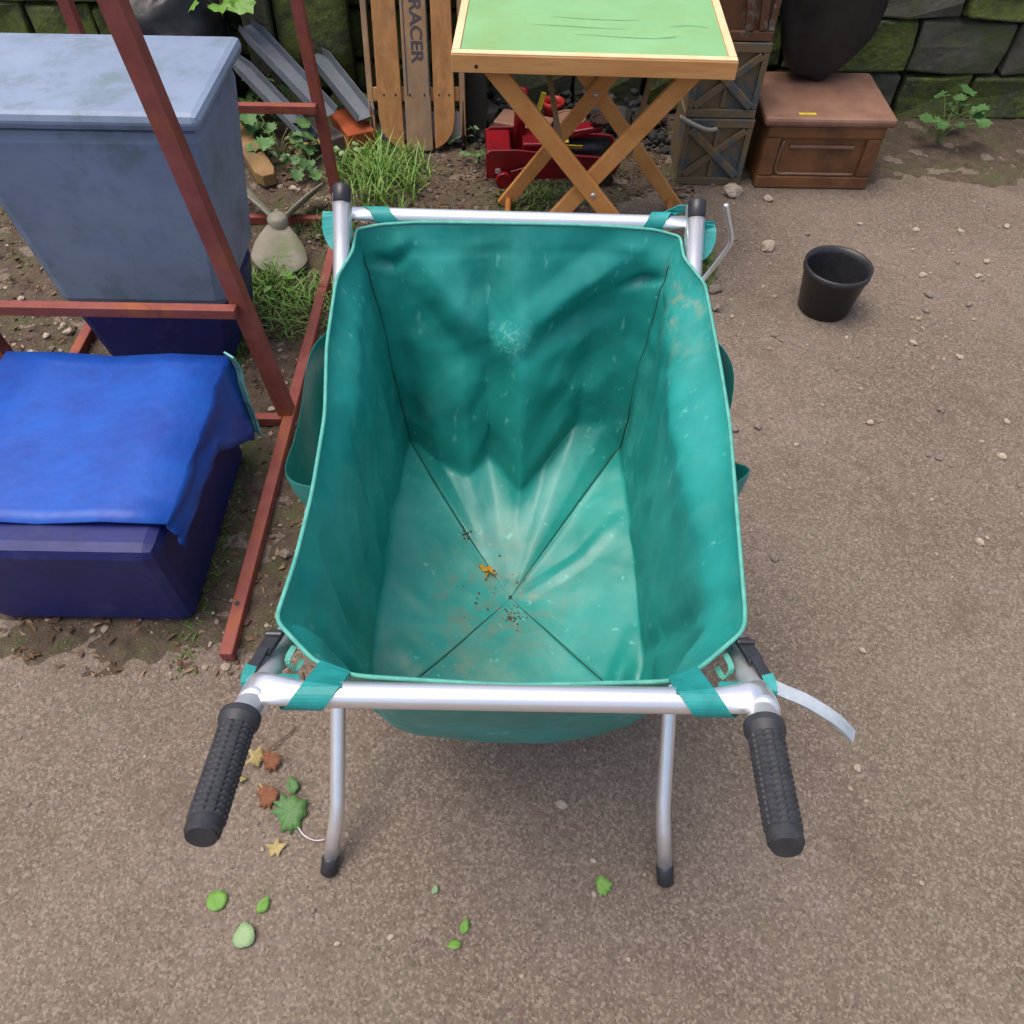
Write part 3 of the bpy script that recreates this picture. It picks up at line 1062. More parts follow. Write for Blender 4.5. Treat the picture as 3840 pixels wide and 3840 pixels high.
wall_n = np.array([fbm(p[1] * 11 + 2 * p[2], p[2] * 3.0, 7.0 + 3 * (p[0] > 0), 2) for p in flat])
wall_n = 1 - 2 * np.abs(wall_n)
side_k = np.clip((np.abs(flat[:, 0]) - .17) / .03, 0, 1) * np.clip((flat[:, 2] - .27) / .06, 0, 1) * np.clip((1.06 - flat[:, 1]) / .06, 0, 1)
disp += side_k * .0075 * (wall_n - .5)
diag = np.array([fbm((p[0] + p[2]) * 6, (p[0] - p[2]) * 9, 3.0, 2) for p in flat])
back_k = np.clip((flat[:, 1] - .98) / .05, 0, 1) * np.clip((flat[:, 2] - .31) / .06, 0, 1)
disp += back_k * .0028 * (.5 - 2 * np.abs(diag))
disp = disp.reshape(G.shape[:2])
edge = np.concatenate([np.linspace(0, 1, 6), np.ones(G.shape[0] - 6)])
tail = np.ones(G.shape[0])
tail[-8:] = np.linspace(1, 0, 8)
disp *= (edge * tail)[:, None]
# seam grooves
for i in range(nk):
    if KEY[i][3]:
        c_ = i * SUB
        for k, a_ in ((0, -.0035), (1, -.001), (-1, -.001)):
            disp[3:-1, (c_ + k) % NU] += a_
G = G + Nn * disp[:, :, None]
bm = nb()
bm.verts.ensure_lookup_table()
nr = G.shape[0]
vr = [[bm.verts.new(Vector(p)) for p in G[i]] for i in range(nr - 1)]
vc = bm.verts.new(Vector(G[-1][0]))
for i in range(nr - 2):
    for k in range(NU):
        bm.faces.new((vr[i][k], vr[i][(k + 1) % NU], vr[i + 1][(k + 1) % NU], vr[i + 1][k]))
for k in range(NU):
    bm.faces.new((vr[-1][k], vr[-1][(k + 1) % NU], vc))
bm.normal_update()
# make normals face inwards
tot = sum((f.normal.dot(Vector(mid) - f.calc_center_median()) for f in bm.faces))
if tot < 0:
    bmesh.ops.reverse_faces(bm, faces=bm.faces)


class _K:
    pass


me = bpy.data.meshes.new('canvas_bag')
bm.to_mesh(me)
bm.free()
me.transform(Matrix.Translation(-Vector(cart.location)))
for p in me.polygons:
    p.use_smooth = True
me.materials.append(m_bag)
bag = bpy.data.objects.new('canvas_bag', me)
COL.objects.link(bag)
bag.parent = cart
sm = bag.modifiers.new('solid', 'SOLIDIFY')
sm.thickness = 0.002
sm.offset = -1
# material coordinates in world metres: shift the coordinate origin through the mesh placement
bag_pts = G.reshape(-1, 3)


def bag_z(x, y):
    f = G[SW:].reshape(-1, 3)
    d = (f[:, 0] - x) ** 2 + (f[:, 1] - y) ** 2
    return float(f[np.argmin(d)][2])


# rim binding
bm = nb()
ringp = [Vector(p) for p in G[0]]
pts = ringp + [ringp[0], ringp[1]]
tube(bm, pts, 0.0026, 6, cap=False)
obj('rim_binding', bm, m_bind, bag, smooth=True)
for i in range(nk):
    if KEY[i][3]:
        c_ = i * SUB
        line = [Vector(G[r, c_]) + Vector(Nn[r, c_]) * 0.0008 for r in range(6 if KEY[i][0][1] > .8 else SW - 4, nr - 1)] + [Vector(G[-1][0]) + V(0, 0, .001)]
        bm = nb()
        tube(bm, line, 0.0015, 5)
        obj('seam', bm, m_seam, bag, smooth=True)

# outside pockets sagging away from the bag sides
def pocket(cols):
    """cols: list of (attach point low, pocket mouth point, attach top) -> sheet"""
    bm = nb()
    rows_ = []
    for low, mouth in cols:
        low, mouth = Vector(low), Vector(mouth)
        pr_ = [low.lerp(mouth, t) + V((mouth.x - low.x) * 0.35 * math.sin(math.pi * t), 0, -.012 * math.sin(math.pi * t)) for t in (0, .2, .4, .6, .8, 1)]
        rows_.append([bm.verts.new(p) for p in pr_])
    for i in range(len(rows_) - 1):
        for k in range(5):
            bm.faces.new((rows_[i][k], rows_[i + 1][k], rows_[i + 1][k + 1], rows_[i][k + 1]))
    o = obj('side_pocket', bm, m_bag, bag, smooth=True, solid=0.002)
    sd_ = o.modifiers.new('sub', 'SUBSURF')
    sd_.levels = sd_.render_levels = 2
    return o


pocket([((-.262, .985, .52), (-.262, .95, .690)), ((-.258, .93, .45), (-.306, .905, .690)), ((-.252, .86, .42), (-.306, .835, .652)), ((-.250, .78, .42), (-.306, .745, .640)),
        ((-.250, .74, .44), (-.326, .705, .620)), ((-.250, .72, .50), (-.285, .70, .600)), ((-.248, .70, .56), (-.262, .69, .620))])
pocket([((.284, .985, .55), (.286, .95, .690)), ((.272, .93, .50), (.328, .880, .690)), ((.262, .86, .45), (.322, .840, .620)), ((.258, .80, .44), (.304, .790, .615)),
        ((.256, .77, .45), (.300, .760, .605)), ((.258, .72, .50), (.338, .712, .650)), ((.260, .69, .52), (.300, .69, .640)), ((.262, .66, .56), (.276, .66, .650))])

# corner straps
def strap(pts, wd, w, n=5):
    bm = nb()
    P_ = smooth_path(pts, n)
    W = [Vector(x) for x in wd]
    m_ = len(P_)
    ws = []
    for i in range(m_):
        t = i / (m_ - 1) * (len(W) - 1)
        k = min(int(t), len(W) - 2)
        ws.append(W[k].lerp(W[k + 1], t - k))
    ribbon(bm, P_, ws, w, 0.0018)
    return obj('corner_strap', bm, m_web, cart, smooth=False)


def wrap_strap(c, head, x0, x1, th0, th1, tail, w, r=.0142, wdir=(1, 0, 0), hdir=None):
    """webbing wound round a bar that runs along X through c = (y, z); head and tail are free ends"""
    pts = [Vector(p) for p in head]
    n = 16
    for i in range(n + 1):
        t = i / n
        th = R(th0 + (th1 - th0) * t)
        pts.append(V(x0 + (x1 - x0) * t, c[0] + math.cos(th) * r, c[1] + math.sin(th) * r))
    pts += [Vector(p) for p in tail]
    bm = nb()
    dirs = [Vector(wdir)] * len(pts)
    if hdir:
        for i in range(3):
            dirs[i] = Vector(hdir).normalized().lerp(Vector(wdir), i / 3)
    ribbon(bm, pts, dirs, w, .0016, raw=True)
    return obj('corner_strap', bm, m_web, cart, smooth=False)


for s in (-1, 1):
    wrap_strap((.318, .760), [(s * .172, .3575, .740), (s * .172, .349, .748)], s * .173, s * .207, 75, 290, [(s * .216, .330, .743), (s * .226, .350, .735)], .036, hdir=(.044, s * .021, -s * .010))
wrap_strap((1.126, .757), [(-.195, 1.108, .735)], -.199, -.228, 205, 20, [(-.245, 1.146, .752), (-.262, 1.148, .760)], .034)
wrap_strap((1.126, .756), [(.205, 1.108, .735)], .209, .232, 205, 20, [(.250, 1.147, .762), (.268, 1.142, .776)], .030)
strap([(-.256, 1.078, .738), (-.272, 1.072, .742), (-.284, 1.086, .756), (-.284, 1.106, .776)], [(.2, .75, .6), (.2, .72, .65), (.1, .70, .68), (.1, .7, .7)], .030)
strap([(.262, 1.076, .738), (.280, 1.070, .740), (.291, 1.082, .754), (.290, 1.102, .774)], [(-.2, .75, .6), (-.2, .72, .65), (-.1, .70, .68), (-.1, .7, .7)], .030)
# loose grey strap tail on the right handle
bm = nb()
ribbon(bm, smooth_path([(.246, .345, .748), (.262, .335, .750), (.285, .325, .748), (.315, .312, .735), (.335, .304, .716)], 5), [(.25, .8, .1)] * 21, .013, .003)
obj('strap_tail', bm, m_greystrap, cart)
# bent wire stay by the far right post
bm = nb()
tube(bm, [(.270, 1.090, .500), (.333, 1.200, .596)] + smooth_path([(.352, 1.20, .635), (.366, 1.202, .668), (.366, 1.204, .684), (.360, 1.205, .700)], 4) + [(.345, 1.205, .738), (.344, 1.206, .742)], .0044, 10)
obj('wire_stay', bm, m_alu, cart, smooth=True)

# things lying in the bag
bm = nb()
gx, gy = -.046, .815
z0 = bag_z(gx, gy)
for (dx, dy, L_, w, a, lift) in ((0, 0, .022, .010, .3, .004), (.010, -.004, .024, .008, -1.0, .006), (-.010, .003, .018, .007, 2.4, .004), (.004, -.012, .014, .005, -1.8, .003)):
    mt = Matrix.Translation((gx + dx, gy + dy, z0 + lift)) @ Matrix.Rotation(a, 4, 'Z') @ Matrix.Rotation(.5, 4, 'X')
    pv = [(-L_ / 2, 0, 0), (-L_ * .2, -w / 2, .003), (L_ * .2, -w * .4, .004), (L_ / 2, 0, 0), (L_ * .2, w * .4, .004), (-L_ * .2, w / 2, .003)]
    v = [bm.verts.new(mt @ Vector(p)) for p in pv]
    bm.faces.new(v)
tag(obj('dry_leaf', bm, m_gold, solid=.0008, origin=(gx, gy, z0)), 'crumpled golden dry leaf lying on the bottom of the green bag', 'leaf')
bm = nb()
rg = random.Random(5)
for _ in range(90):
    if rg.random() < .35:
        x, y = rg.gauss(-.085, .008), rg.gauss(.885, .008)
    elif rg.random() < .5:
        x, y = rg.gauss(-.03, .035), rg.gauss(.77, .04)
    else:
        x, y = rg.gauss(.005, .012), rg.gauss(.722, .008)
    s = rg.uniform(.0008, .0024)
    rock(bm, (x, y, bag_z(x, y) + s * .6), (s, s, s * .7), rg, sub=1)
tag(obj('crumbs', bm, m_crumb), 'brown earth crumbs on the bottom of the green bag', 'crumbs', kind='stuff')

# ------------------------------------------------------------------ folding table
tab = thing('folding_table', (0.175, 2.25, 0), 'square folding wooden table with green baize top and crossed legs', 'table')
yaw = R(-1.4)
TM = Matrix.Translation((0.175, 1.985, 0)) @ Matrix.Rotation(yaw, 4, 'Z')      # local: x across, y depth from near edge
TW, TD, TT, TB = 0.339, 0.60, 0.652, 0.607
for nm, lo, hi in (('front_rail', (-TW, 0, TB), (TW, .022, TT)), ('back_rail', (-TW, TD - .022, TB), (TW, TD, TT)),
                   ('side_rail', (-TW, .0225, TB + .001), (-TW + .022, TD - .0225, TT - .0006)), ('side_rail', (TW - .022, .0225, TB + .001), (TW, TD - .0225, TT - .0006))):
    bm = nb()
    bx(bm, lo, (hi[0], hi[1], hi[2] - .004), TM)
    ro = obj(nm, bm, m_wood_t, tab, bevel=.002)
    bm = nb()
    bx(bm, (lo[0] + .0015, lo[1] + .0015, hi[2] - .0041), (hi[0] - .0015, hi[1] - .0015, hi[2]), TM)
    obj('lit_top_edge', bm, m_wood_lit, ro, bevel=.0015)  # pale strip paints the light falling on the rail's upper face
m_baize = mat('green_baize', lin(120, 166, 116), lin(132, 178, 128), scale=5, rough=0.9, bump=0.5, bscale=500, c=lin(126, 162, 106), cscale=3, cth=.58, csoft=.1, dist=.0006, spec=.15)
bm = nb()
bx(bm, (-TW + .0222, .0222, TT - .016), (TW - .0222, TD - .0222, TT - .003), TM)
pan = obj('baize_panel', bm, m_baize, tab)
# dark creases worn in the baize
m_scuff = mat('baize_scuff', lin(84, 132, 92), lin(100, 150, 104), scale=60, rough=.95, bump=0)
for poly, w in (([(-.05, .13), (.02, .124), (.09, .118), (.15, .117), (.20, .123)], .005), ([(.165, .122), (.20, .130), (.205, .140)], .006), ([(-.16, .185), (-.10, .180), (-.05, .176), (.02, .170), (.09, .168)], .006),
                ([(-.10, .235), (-.02, .225), (.06, .222), (.12, .226)], .005), ([(.19, .19), (.24, .20), (.29, .19)], .005)):
    bm = nb()
    pp = smooth_path([(p[0], p[1], 0) for p in poly], 4)
    L_ = []
    for i, p in enumerate(pp):
        k = math.sin(math.pi * (i + .3) / (len(pp) - .4)) * w / 2 * (0.7 + .5 * abs(fbm(p.x * 60, p.y * 60)))
        L_.append((bm.verts.new(TM @ V(p.x, p.y - k, TT - .0026)), bm.verts.new(TM @ V(p.x, p.y + k, TT - .0026))))
    for i in range(len(L_) - 1):
        bm.faces.new((L_[i][0], L_[i + 1][0], L_[i + 1][1], L_[i][1]))
    obj('crease_mark', bm, m_scuff, pan)
bm = nb()
cyl(bm, TM @ V(-.279, -.0012, .622), TM @ V(-.279, .004, .622), .0045, 12)
obj('screw', bm, m_iron, tab)


def leg(a, b, w, t, m=m_wood_l, nm='leg'):
    bm = nb()
    beam(bm, TM @ Vector(a), TM @ Vector(b), w, t, (0, 1, 0))
    return obj(nm, bm, m, tab, bevel=.003)


# front pair (crossing about z .29), rear pair
leg((-.245, .030, .612), (.275, .030, .004), .046, .018)
leg((.255, .051, .612), (-.225, .051, .004), .046, .018)
leg((-.235, .440, .004), (.215, .440, .608), .044, .018)
leg((.345, .461, .004), (-.150, .461, .608), .044, .018)
leg((-.20, .0405, .40), (-.20, .0405, .40001), .01, .01) if False else None
bm = nb()
cyl(bm, TM @ V(.03, .018, .290), TM @ V(.03, .064, .290), .007, 12)
obj('pivot_bolt', bm, m_alu_dull, tab, smooth=True)
bm = nb()
cyl(bm, TM @ V(.04, .428, .372), TM @ V(.04, .474, .372), .007, 12)
obj('pivot_bolt', bm, m_alu_dull, tab, smooth=True)
for a, b in (((-.13, .30, .608), (-.055, .064, .36)), ((.195, .30, .608), (.118, .064, .37))):
    bm = nb()
    beam(bm, TM @ Vector(a), TM @ Vector(b), .014, .009, (0, 1, 0))
    obj('stay', bm, m_timber, tab, bevel=.002)
bm = nb()
bx(bm, (-.315, .33, .590), (.315, .37, .606), TM)
obj('under_rail', bm, m_wood_l, tab, bevel=.002)
for y_ in (.0405, .4505):
    for x_ in ((-.215, .262) if y_ < .1 else (-.232, .340)):
        pass
bm = nb()
cyl(bm, TM @ V(-.215, .060, .03), TM @ V(-.215, .432, .03), .010, 12)
obj('foot_bar', bm, m_wood_l, tab, smooth=True)
bm = nb()
cyl(bm, TM @ V(.262, .038, .03), TM @ V(.320, .455, .03), .010, 12)
obj('foot_bar', bm, m_wood_l, tab, smooth=True)

# ------------------------------------------------------------------ wooden sledge
sl = thing('wooden_sledge', (-.36, 2.79, 0), 'weathered wooden sledge standing on end against the wall, lettered RACER', 'sledge')
lean = math.atan2(.30, .85)
SM = Matrix.Translation((-.357, 2.760, .010)) @ Matrix.Rotation(R(2), 4, 'Z') @ Matrix.Rotation(-lean, 4, 'X')   # local x across, z up the board, y thickness (away)
SLW = .268


def plank(x0, x1, y0, y1, ztop, m, nm='plank'):
    bm = nb()
    prof = []
    n = 10
    for i in range(n + 1):
        x = x0 + (x1 - x0) * i / n
        u = abs(x) / (SLW / 2)
        zb = .11 * (1 - math.sqrt(max(0, 1 - min(1, u) ** 2.4)))
        prof.append((x, y0, zb))
    prof += [(x1 - .006, y0, ztop), (x0 + .006, y0, ztop)]
    extrude_poly(bm, [SM @ Vector(p) for p in prof], (SM.to_3x3() @ V(0, y1 - y0, 0)))
    return obj(nm, bm, m, sl, bevel=.003)


plank(-.134, -.049, 0, .014, .93, m_wood_s)
pl = plank(-.041, .052, .001, .015, .95, m_wood_s2)
plank(.060, .134, 0, .014, .93, m_wood_s)
for s in (-1, 1):
    bm = nb()
    xa = s * .150
    prof = [(xa, .016, .05), (xa, .016, .95), (xa, .075, .95), (xa, .085, .30), (xa, .060, .10), (xa, .03, .05)]
    extrude_poly(bm, [SM @ Vector(p) for p in prof], SM.to_3x3() @ V(s * .020, 0, 0))
    obj('runner', bm, m_wood_s2, sl, bevel=.003)
    bm = nb()
    tube(bm, smooth_path([SM @ V(xa + s * .01, .01, .02), SM @ V(xa + s * .01, .045, .035), SM @ V(xa + s * .01, .090, .16), SM @ V(xa + s * .01, .094, .35), SM @ V(xa + s * .01, .082, .95)], 5), .006, 8)
    obj('runner_iron', bm, m_iron, sl, smooth=True)
    bm = nb()
    tube(bm, [SM @ V(xa + s * .01, .02, .0), SM @ V(xa + s * .012, .022, .16)], .007, 8)
    obj('runner_tip', bm, m_iron, sl, smooth=True)
for z_ in (.16, .72):
    bm = nb()
    bx(bm, (-.1495, .0155, z_), (.1495, .034, z_ + .045), SM)
    obj('cross_batten', bm, m_wood_s, sl, bevel=.003)
for x_ in (-.11, -.07, -.02, .03, .08, .115):
    bm = nb()
    cyl(bm, SM @ V(x_, -.0012, .182), SM @ V(x_, .003, .182), .0035, 8)
    obj('nail_head', bm, m_iron, sl)
# lettering down the middle plank, letter tops to the right
tcu = bpy.data.curves.new('lettering', 'FONT')
tcu.body = 'RACER'
tcu.size = .060
tcu.space_character = 1.0
tcu.offset = .0012
tcu.align_x = 'CENTER'
tcu.align_y = 'CENTER'
tcu.extrude = .0004
to = bpy.data.objects.new('tmp_text', tcu)
COL.objects.link(to)
dg_ = bpy.context.evaluated_depsgraph_get()
tm = bpy.data.meshes.new_from_object(to.evaluated_get(dg_))
bpy.data.objects.remove(to)
# text x -> board down (-z), text y -> board right (+x), text z -> towards viewer (-y)
LM = Matrix(((0, .92, 0, .010), (0, 0, -1, .0002), (-1.0, 0, 0, .372), (0, 0, 0, 1)))
tm.transform(SM @ LM)
tm.transform(Matrix.Translation(-Vector(sl.location)))
tm.materials.clear()
tm.materials.append(m_ink)
lo_ = bpy.data.objects.new('lettering', tm)
COL.objects.link(lo_)
lo_.parent = sl
# faded line border
for x_ in (-.030, .046):
    bm = nb()
    bx(bm, (x_, -.0002, .18), (x_ + .004, .0012, .80), SM)
    obj('painted_line', bm, m_ink, sl)
# white plastic scrap behind the sledge foot
bm = nb()
gvs = [[bm.verts.new((-.50 + .30 * i / 12, 2.825 + .01 * fbm(i * .9, j * .9, 3) + .02 * j / 5, .015 + .10 * j / 5 + .008 * fbm(i * .7, j, 8))) for i in range(13)] for j in range(6)]
for j in range(5):
    for i in range(12):
        bm.faces.new((gvs[j][i], gvs[j][i + 1], gvs[j + 1][i + 1], gvs[j + 1][i]))
tag(obj('plastic_scrap', bm, m_white, smooth=True, solid=.001, origin=(-.35, 2.83, 0)), 'crumpled white plastic scrap caught behind the sledge foot', 'scrap')

# dark board added to fill the dark gap between sledge and table
bm = nb()
beam(bm, (-.155, 2.90, .008), (-.150, 3.085, .95), .075, .022, (0, 1, -.2))
tag(obj('dark_gap_board', bm, m_mortar, bevel=.003, origin=(-.155, 2.9, 0)), 'narrow dark board added to fill the dark gap right of the sledge', 'board')

# ------------------------------------------------------------------ trolley jack
jk = thing('trolley_jack', (.11, 2.66, 0), 'red steel trolley jack with yellow labels lying under the table', 'jack')
JM = Matrix.Translation((.112, 2.655, .012)) @ Matrix.Rotation(R(3), 4, 'Z')
for y_, m_ in ((-.085, 0), (.075, 1)):
    bm = nb()
    prof = [(-.225, y_, .012), (-.225, y_, .100), (-.205, y_, .112), (-.12, y_, .112), (-.02, y_, .100), (.215, y_, .080), (.232, y_, .060), (.215, y_, .022), (.10, y_, .010), (-.10, y_, .010)]
    extrude_poly(bm, [JM @ Vector(p) for p in prof], JM.to_3x3() @ V(0, .008, 0))
    sp = obj('side_plate', bm, m_jack, jk, bevel=.003)
    if y_ < 0:
        bm = nb()
        beam(bm, JM @ V(-.02, y_ - .006, .101), JM @ V(.215, y_ - .006, .081), .009, .012, (0, 1, 0))
        obj('plate_flange', bm, m_jack, sp, bevel=.002)
bm = nb()
bx(bm, (-.222, -.0755, .078), (-.14, .0745, .104), JM)
obj('front_block', bm, m_jack, jk, bevel=.006)
bm = nb()
bx(bm, (-.10, -.05, .055), (.02, .05, .115), JM)
obj('pump_block', bm, m_jack, jk, bevel=.006)
bm = nb()
cyl(bm, JM @ V(.0, 0, .075), JM @ V(.20, 0, .075), .032, 18)
obj('hydraulic_cylinder', bm, m_rubber, jk, smooth=True)
bm = nb()
beam(bm, JM @ V(-.05, .0, .115), JM @ V(.17, .0, .150), .05, .02, (0, 0, 1))
obj('lift_arm', bm, m_jack, jk, bevel=.005)
bm = nb()
lathe(bm, [(.018, 0), (.018, .012), (.038, .014), (.040, .026), (.030, .026), (.026, .020)], JM @ V(.165, 0, .150), 16, cap_top=True)
obj('saddle', bm, m_iron, jk, bevel=.002)
bm = nb()
tube(bm, [JM @ V(-.11, .02, .11), JM @ V(-.10, .06, .25)], .020, 14)
obj('handle_socket', bm, m_jack, jk, smooth=True)
for x_ in (-.165, .18):
    for y_ in (-.105, .100):
        bm = nb()
        cyl(bm, JM @ V(x_, y_ - .009, .018), JM @ V(x_, y_ + .009, .018), .028, 18)
        obj('wheel', bm, m_jack if x_ < 0 else m_iron, jk, bevel=.003)
bm = nb()
beam(bm, JM @ V(.03, -.054, .108), JM @ V(.10, -.054, .104), .024, .002, (0, .75, .6))
obj('label_plate', bm, m_yel, jk)
bm = nb()
bx(bm, (-.03, -.045, .1155), (.055, .0, .1175), JM)
obj('label_plate', bm, m_yel, jk)
bm = nb()
beam(bm, JM @ V(-.055, .02, .16), JM @ V(-.03, .02, .25), .016, .003, (0, 1, 0))
obj('label_plate', bm, m_yel, jk)
bm = nb()
cyl(bm, JM @ V(-.185, -.088, .042), JM @ V(-.185, -.092, .042), .010, 12)
obj('axle_bolt', bm, m_alu_dull, jk)
bm = nb()
beam(bm, JM @ V(-.14, -.10, .03), JM @ V(-.07, -.10, .05), .035, .006, (0, 1, 0))
obj('tie_plate', bm, m_jack, jk, bevel=.003)

# ------------------------------------------------------------------ red rack frame
rk = thing('rack_frame', (-.86, 1.5, 0), 'rust red angle iron rack frame standing on the soil', 'frame')


def angle_iron(a, b, w, nm, up=(0, 0, 1), side=(-1, 0, 0)):
    """L-section: one flange flat, one upright"""
    a, b = Vector(a), Vector(b)
    d = (b - a).normalized()
    u = Vector(up)
    u = (u - d * u.dot(d)).normalized()
    s = Vector(side)
    s = (s - d * s.dot(d)).normalized()
    t = .004
    prof = [(0, 0), (w, 0), (w, t), (t, t), (t, w), (0, w)]
    poly = [a + s * p[0] + u * p[1] for p in prof]
    bm = nb()
    extrude_poly(bm, poly, b - a)
    return obj(nm, bm, m_rustred, rk, bevel=.0012)


for xs, tilt in ((-.552, -.055), (-1.17, -.03)):
    angle_iron((xs, 2.295, .0), (xs + tilt * .6, 2.30, 1.2), .030, 'post', (0, 1, 0), (-1, 0, 0))
    angle_iron((xs, 1.400, .0), (xs - .11, 1.405, 1.2), .036, 'post', (0, 1, 0), (-1, 0, 0))
    rail = nb()
    beam(rail, (xs - .014, .735, .020), (xs - .014, 2.325, .020), .028, .028, (0, 0, 1))
    ra_ = obj('ground_rail', rail, m_rustred, rk, bevel=.003)
    bm = nb()
    cyl(bm, (xs - .016, .852, .0335), (xs - .016, .852, .0346), .006, 12)
    obj('bolt_hole', bm, m_rubber, ra_)
for y_, zz, dx in ((1.402, .362, -.035), (2.300, .378, -.008)):
    bm = nb()
    beam(bm, (-1.16 + dx, y_ - .014, zz), (-.570 + dx, y_ - .014, zz), .024, .024, (0, 1, 0))
    obj('rung', bm, m_rustred, rk, bevel=.002)
    bm = nb()
    beam(bm, (-1.155, y_, .018), (-.582, y_, .018), .026, .022, (0, 1, 0))
    obj('ground_crosspiece', bm, m_rustred, rk, bevel=.002)
    bm = nb()
    beam(bm, (-1.2 + dx * 2, y_ - .012, 1.10), (-.59 + dx * 2.4, y_ - .012, 1.10), .024, .024, (0, 1, 0))
    obj('rung', bm, m_rustred, rk, bevel=.002)

# ------------------------------------------------------------------ blue box with cover, grey bin
bb = thing('storage_box', (-.85, 1.08, 0), 'navy plastic box under a bright blue cover with pale teal hem', 'box')
bm = nb()
v = bx(bm, (-1.08, .80, .003), (-.642, 1.305, .285))
for q in v[:4]:
    q.co.x += .015 if q.co.x < -.8 else -.012
    q.co.y += .02 if q.co.y < 1 else -.012
obj('box_body', bm, m_navy, bb, bevel=.025)
bm = nb()
rowsn = []
for j in range(10):
    t = j / 9
    row = []
    for i in range(15):
        y_ = .86 + (1.318 - .86) * i / 14
        drop = .07 + .16 * sstep(.45, 1.0, i / 14) + .015 * fbm(i * .8, 3, 1)
        x_ = -.630 + .012 * t + .010 * fbm(i * .6, t * 3, 2)
        row.append(bm.verts.new((x_, y_ + .012 * fbm(t * 3, i * .2, 5), .296 - drop * t)))
    rowsn.append(row)
for j in range(9):
    for i in range(14):
        bm.faces.new((rowsn[j][i], rowsn[j][i + 1], rowsn[j + 1][i + 1], rowsn[j + 1][i]))
top = [[bm.verts.new((-.630 - .48 * a, p.co.y, .296 + .006 * math.sin(a * 9))) for p in rowsn[0]] for a in (.25, .5, .75, 1.0)]
prev = rowsn[0]
for tr in top:
    for i in range(14):
        bm.faces.new((prev[i], tr[i], tr[i + 1], prev[i + 1]))
    prev = tr
edge_pts = [r_[-1].co.copy() for r_ in rowsn]
cv = obj('cover', bm, m_blue, bb, smooth=True, solid=.003)
bm = nb()
ribbon(bm, [p + V(.002, .004, 0) for p in edge_pts] + [edge_pts[-1] + V(.004, .006, -.02)], [(.75, -.55, 0)] * (len(edge_pts) + 1), .030, .004)
obj('cover_hem', bm, m_teal_hem, cv)
gb = thing('grey_bin', (-.95, 1.78, 0), 'tall pale grey blue plastic bin with dark navy base inside the red frame', 'bin')
bm = nb()
v = bx(bm, (-1.13, 1.60, .20), (-.715, 1.90, .66))
for q in v[4:]:
    q.co.x += .065 if q.co.x > -.9 else -.04
    q.co.y += .03 if q.co.y > 1.7 else -.02
obj('bin_body', bm, m_greyblue, gb, bevel=.03)
bm = nb()
v = bx(bm, (-1.12, 1.61, .003), (-.722, 1.89, .199))
for q in v[:4]:
    q.co.x += -.04 if q.co.x > -.9 else .04
obj('bin_base', bm, m_navy, gb, bevel=.02)
bm = nb()
v = bx(bm, (-1.19, 1.56, .664), (-.635, 1.95, .70))
obj('bin_lid', bm, m_greyblue, gb, bevel=.015)

# ------------------------------------------------------------------ three-bladed fan
fn = thing('fan_propeller', (-.745, 2.22, 0), 'weathered grey three bladed fan propeller lying on the ground', 'propeller')
hub = Vector((-.748, 2.225, .055))
bm = nb()
lathe(bm, [(.022, -.035), (.030, -.03), (.032, .015), (.024, .024), (.010, .028)], hub, 20, cap_top=True)
obj('hub', bm, m_fan, fn, smooth=True)


def blade(tip, width, twist, z1):
    tip = Vector(tip)
    d = (tip - hub)
    L_ = d.length
    d.normalize()
    side = d.cross(V(0, 0, 1)).normalized()
    upv = side.cross(d)
    rows_ = []
    bm = nb()
    for i in range(13):
        t = i / 12
        w = width * (0.28 + 0.72 * math.sin(math.pi * min(1, t * .62 + .06)) ** 1.0) * math.sqrt(max(0.0, 1 - max(0, (t - .62) / .385) ** 2))
        w = max(w, .004)
        tw = twist * (1 - .25 * t)
        sv = side * math.cos(tw) + upv * math.sin(tw)
        nv = d.cross(sv)
        c_ = hub + d * (.02 + (L_ - .02) * t)
        rows_.append([bm.verts.new(c_ + sv * (w / 2 * k) + nv * (.010 * (1 - k * k))) for k in (-1, -.5, 0, .5, 1)])
    for i in range(12):
        for k in range(4):
            bm.faces.new((rows_[i][k], rows_[i][k + 1], rows_[i + 1][k + 1], rows_[i + 1][k]))
    return obj('blade', bm, m_fan, fn, smooth=True, solid=.005)


blade((-.700, 1.985, .030), .165, R(12), 0)
blade((-.640, 2.430, .070), .085, R(52), 0)
blade((-.925, 2.420, .085), .075, R(-50), 0)

# ------------------------------------------------------------------ timber offcut, channels, brick
bm = nb()
TMx = Matrix.Translation((-.855, 2.535, .038)) @ Matrix.Rotation(R(120), 4, 'Z') @ Matrix.Rotation(R(-4), 4, 'Y')
prof = [(-.035, -.022, 0), (0, -.034, 0), (.55, -.034, 0), (.55, .034, 0), (0, .034, 0), (-.035, .018, 0)]
extrude_poly(bm, [TMx @ Vector(p) - V(0, 0, .02) for p in prof], (0, 0, .04))
tag(obj('timber_offcut', bm, m_timber, bevel=.003, origin=(-.95, 2.7, .04)), 'pale timber board with a cut corner lying on soil behind the fan', 'board')


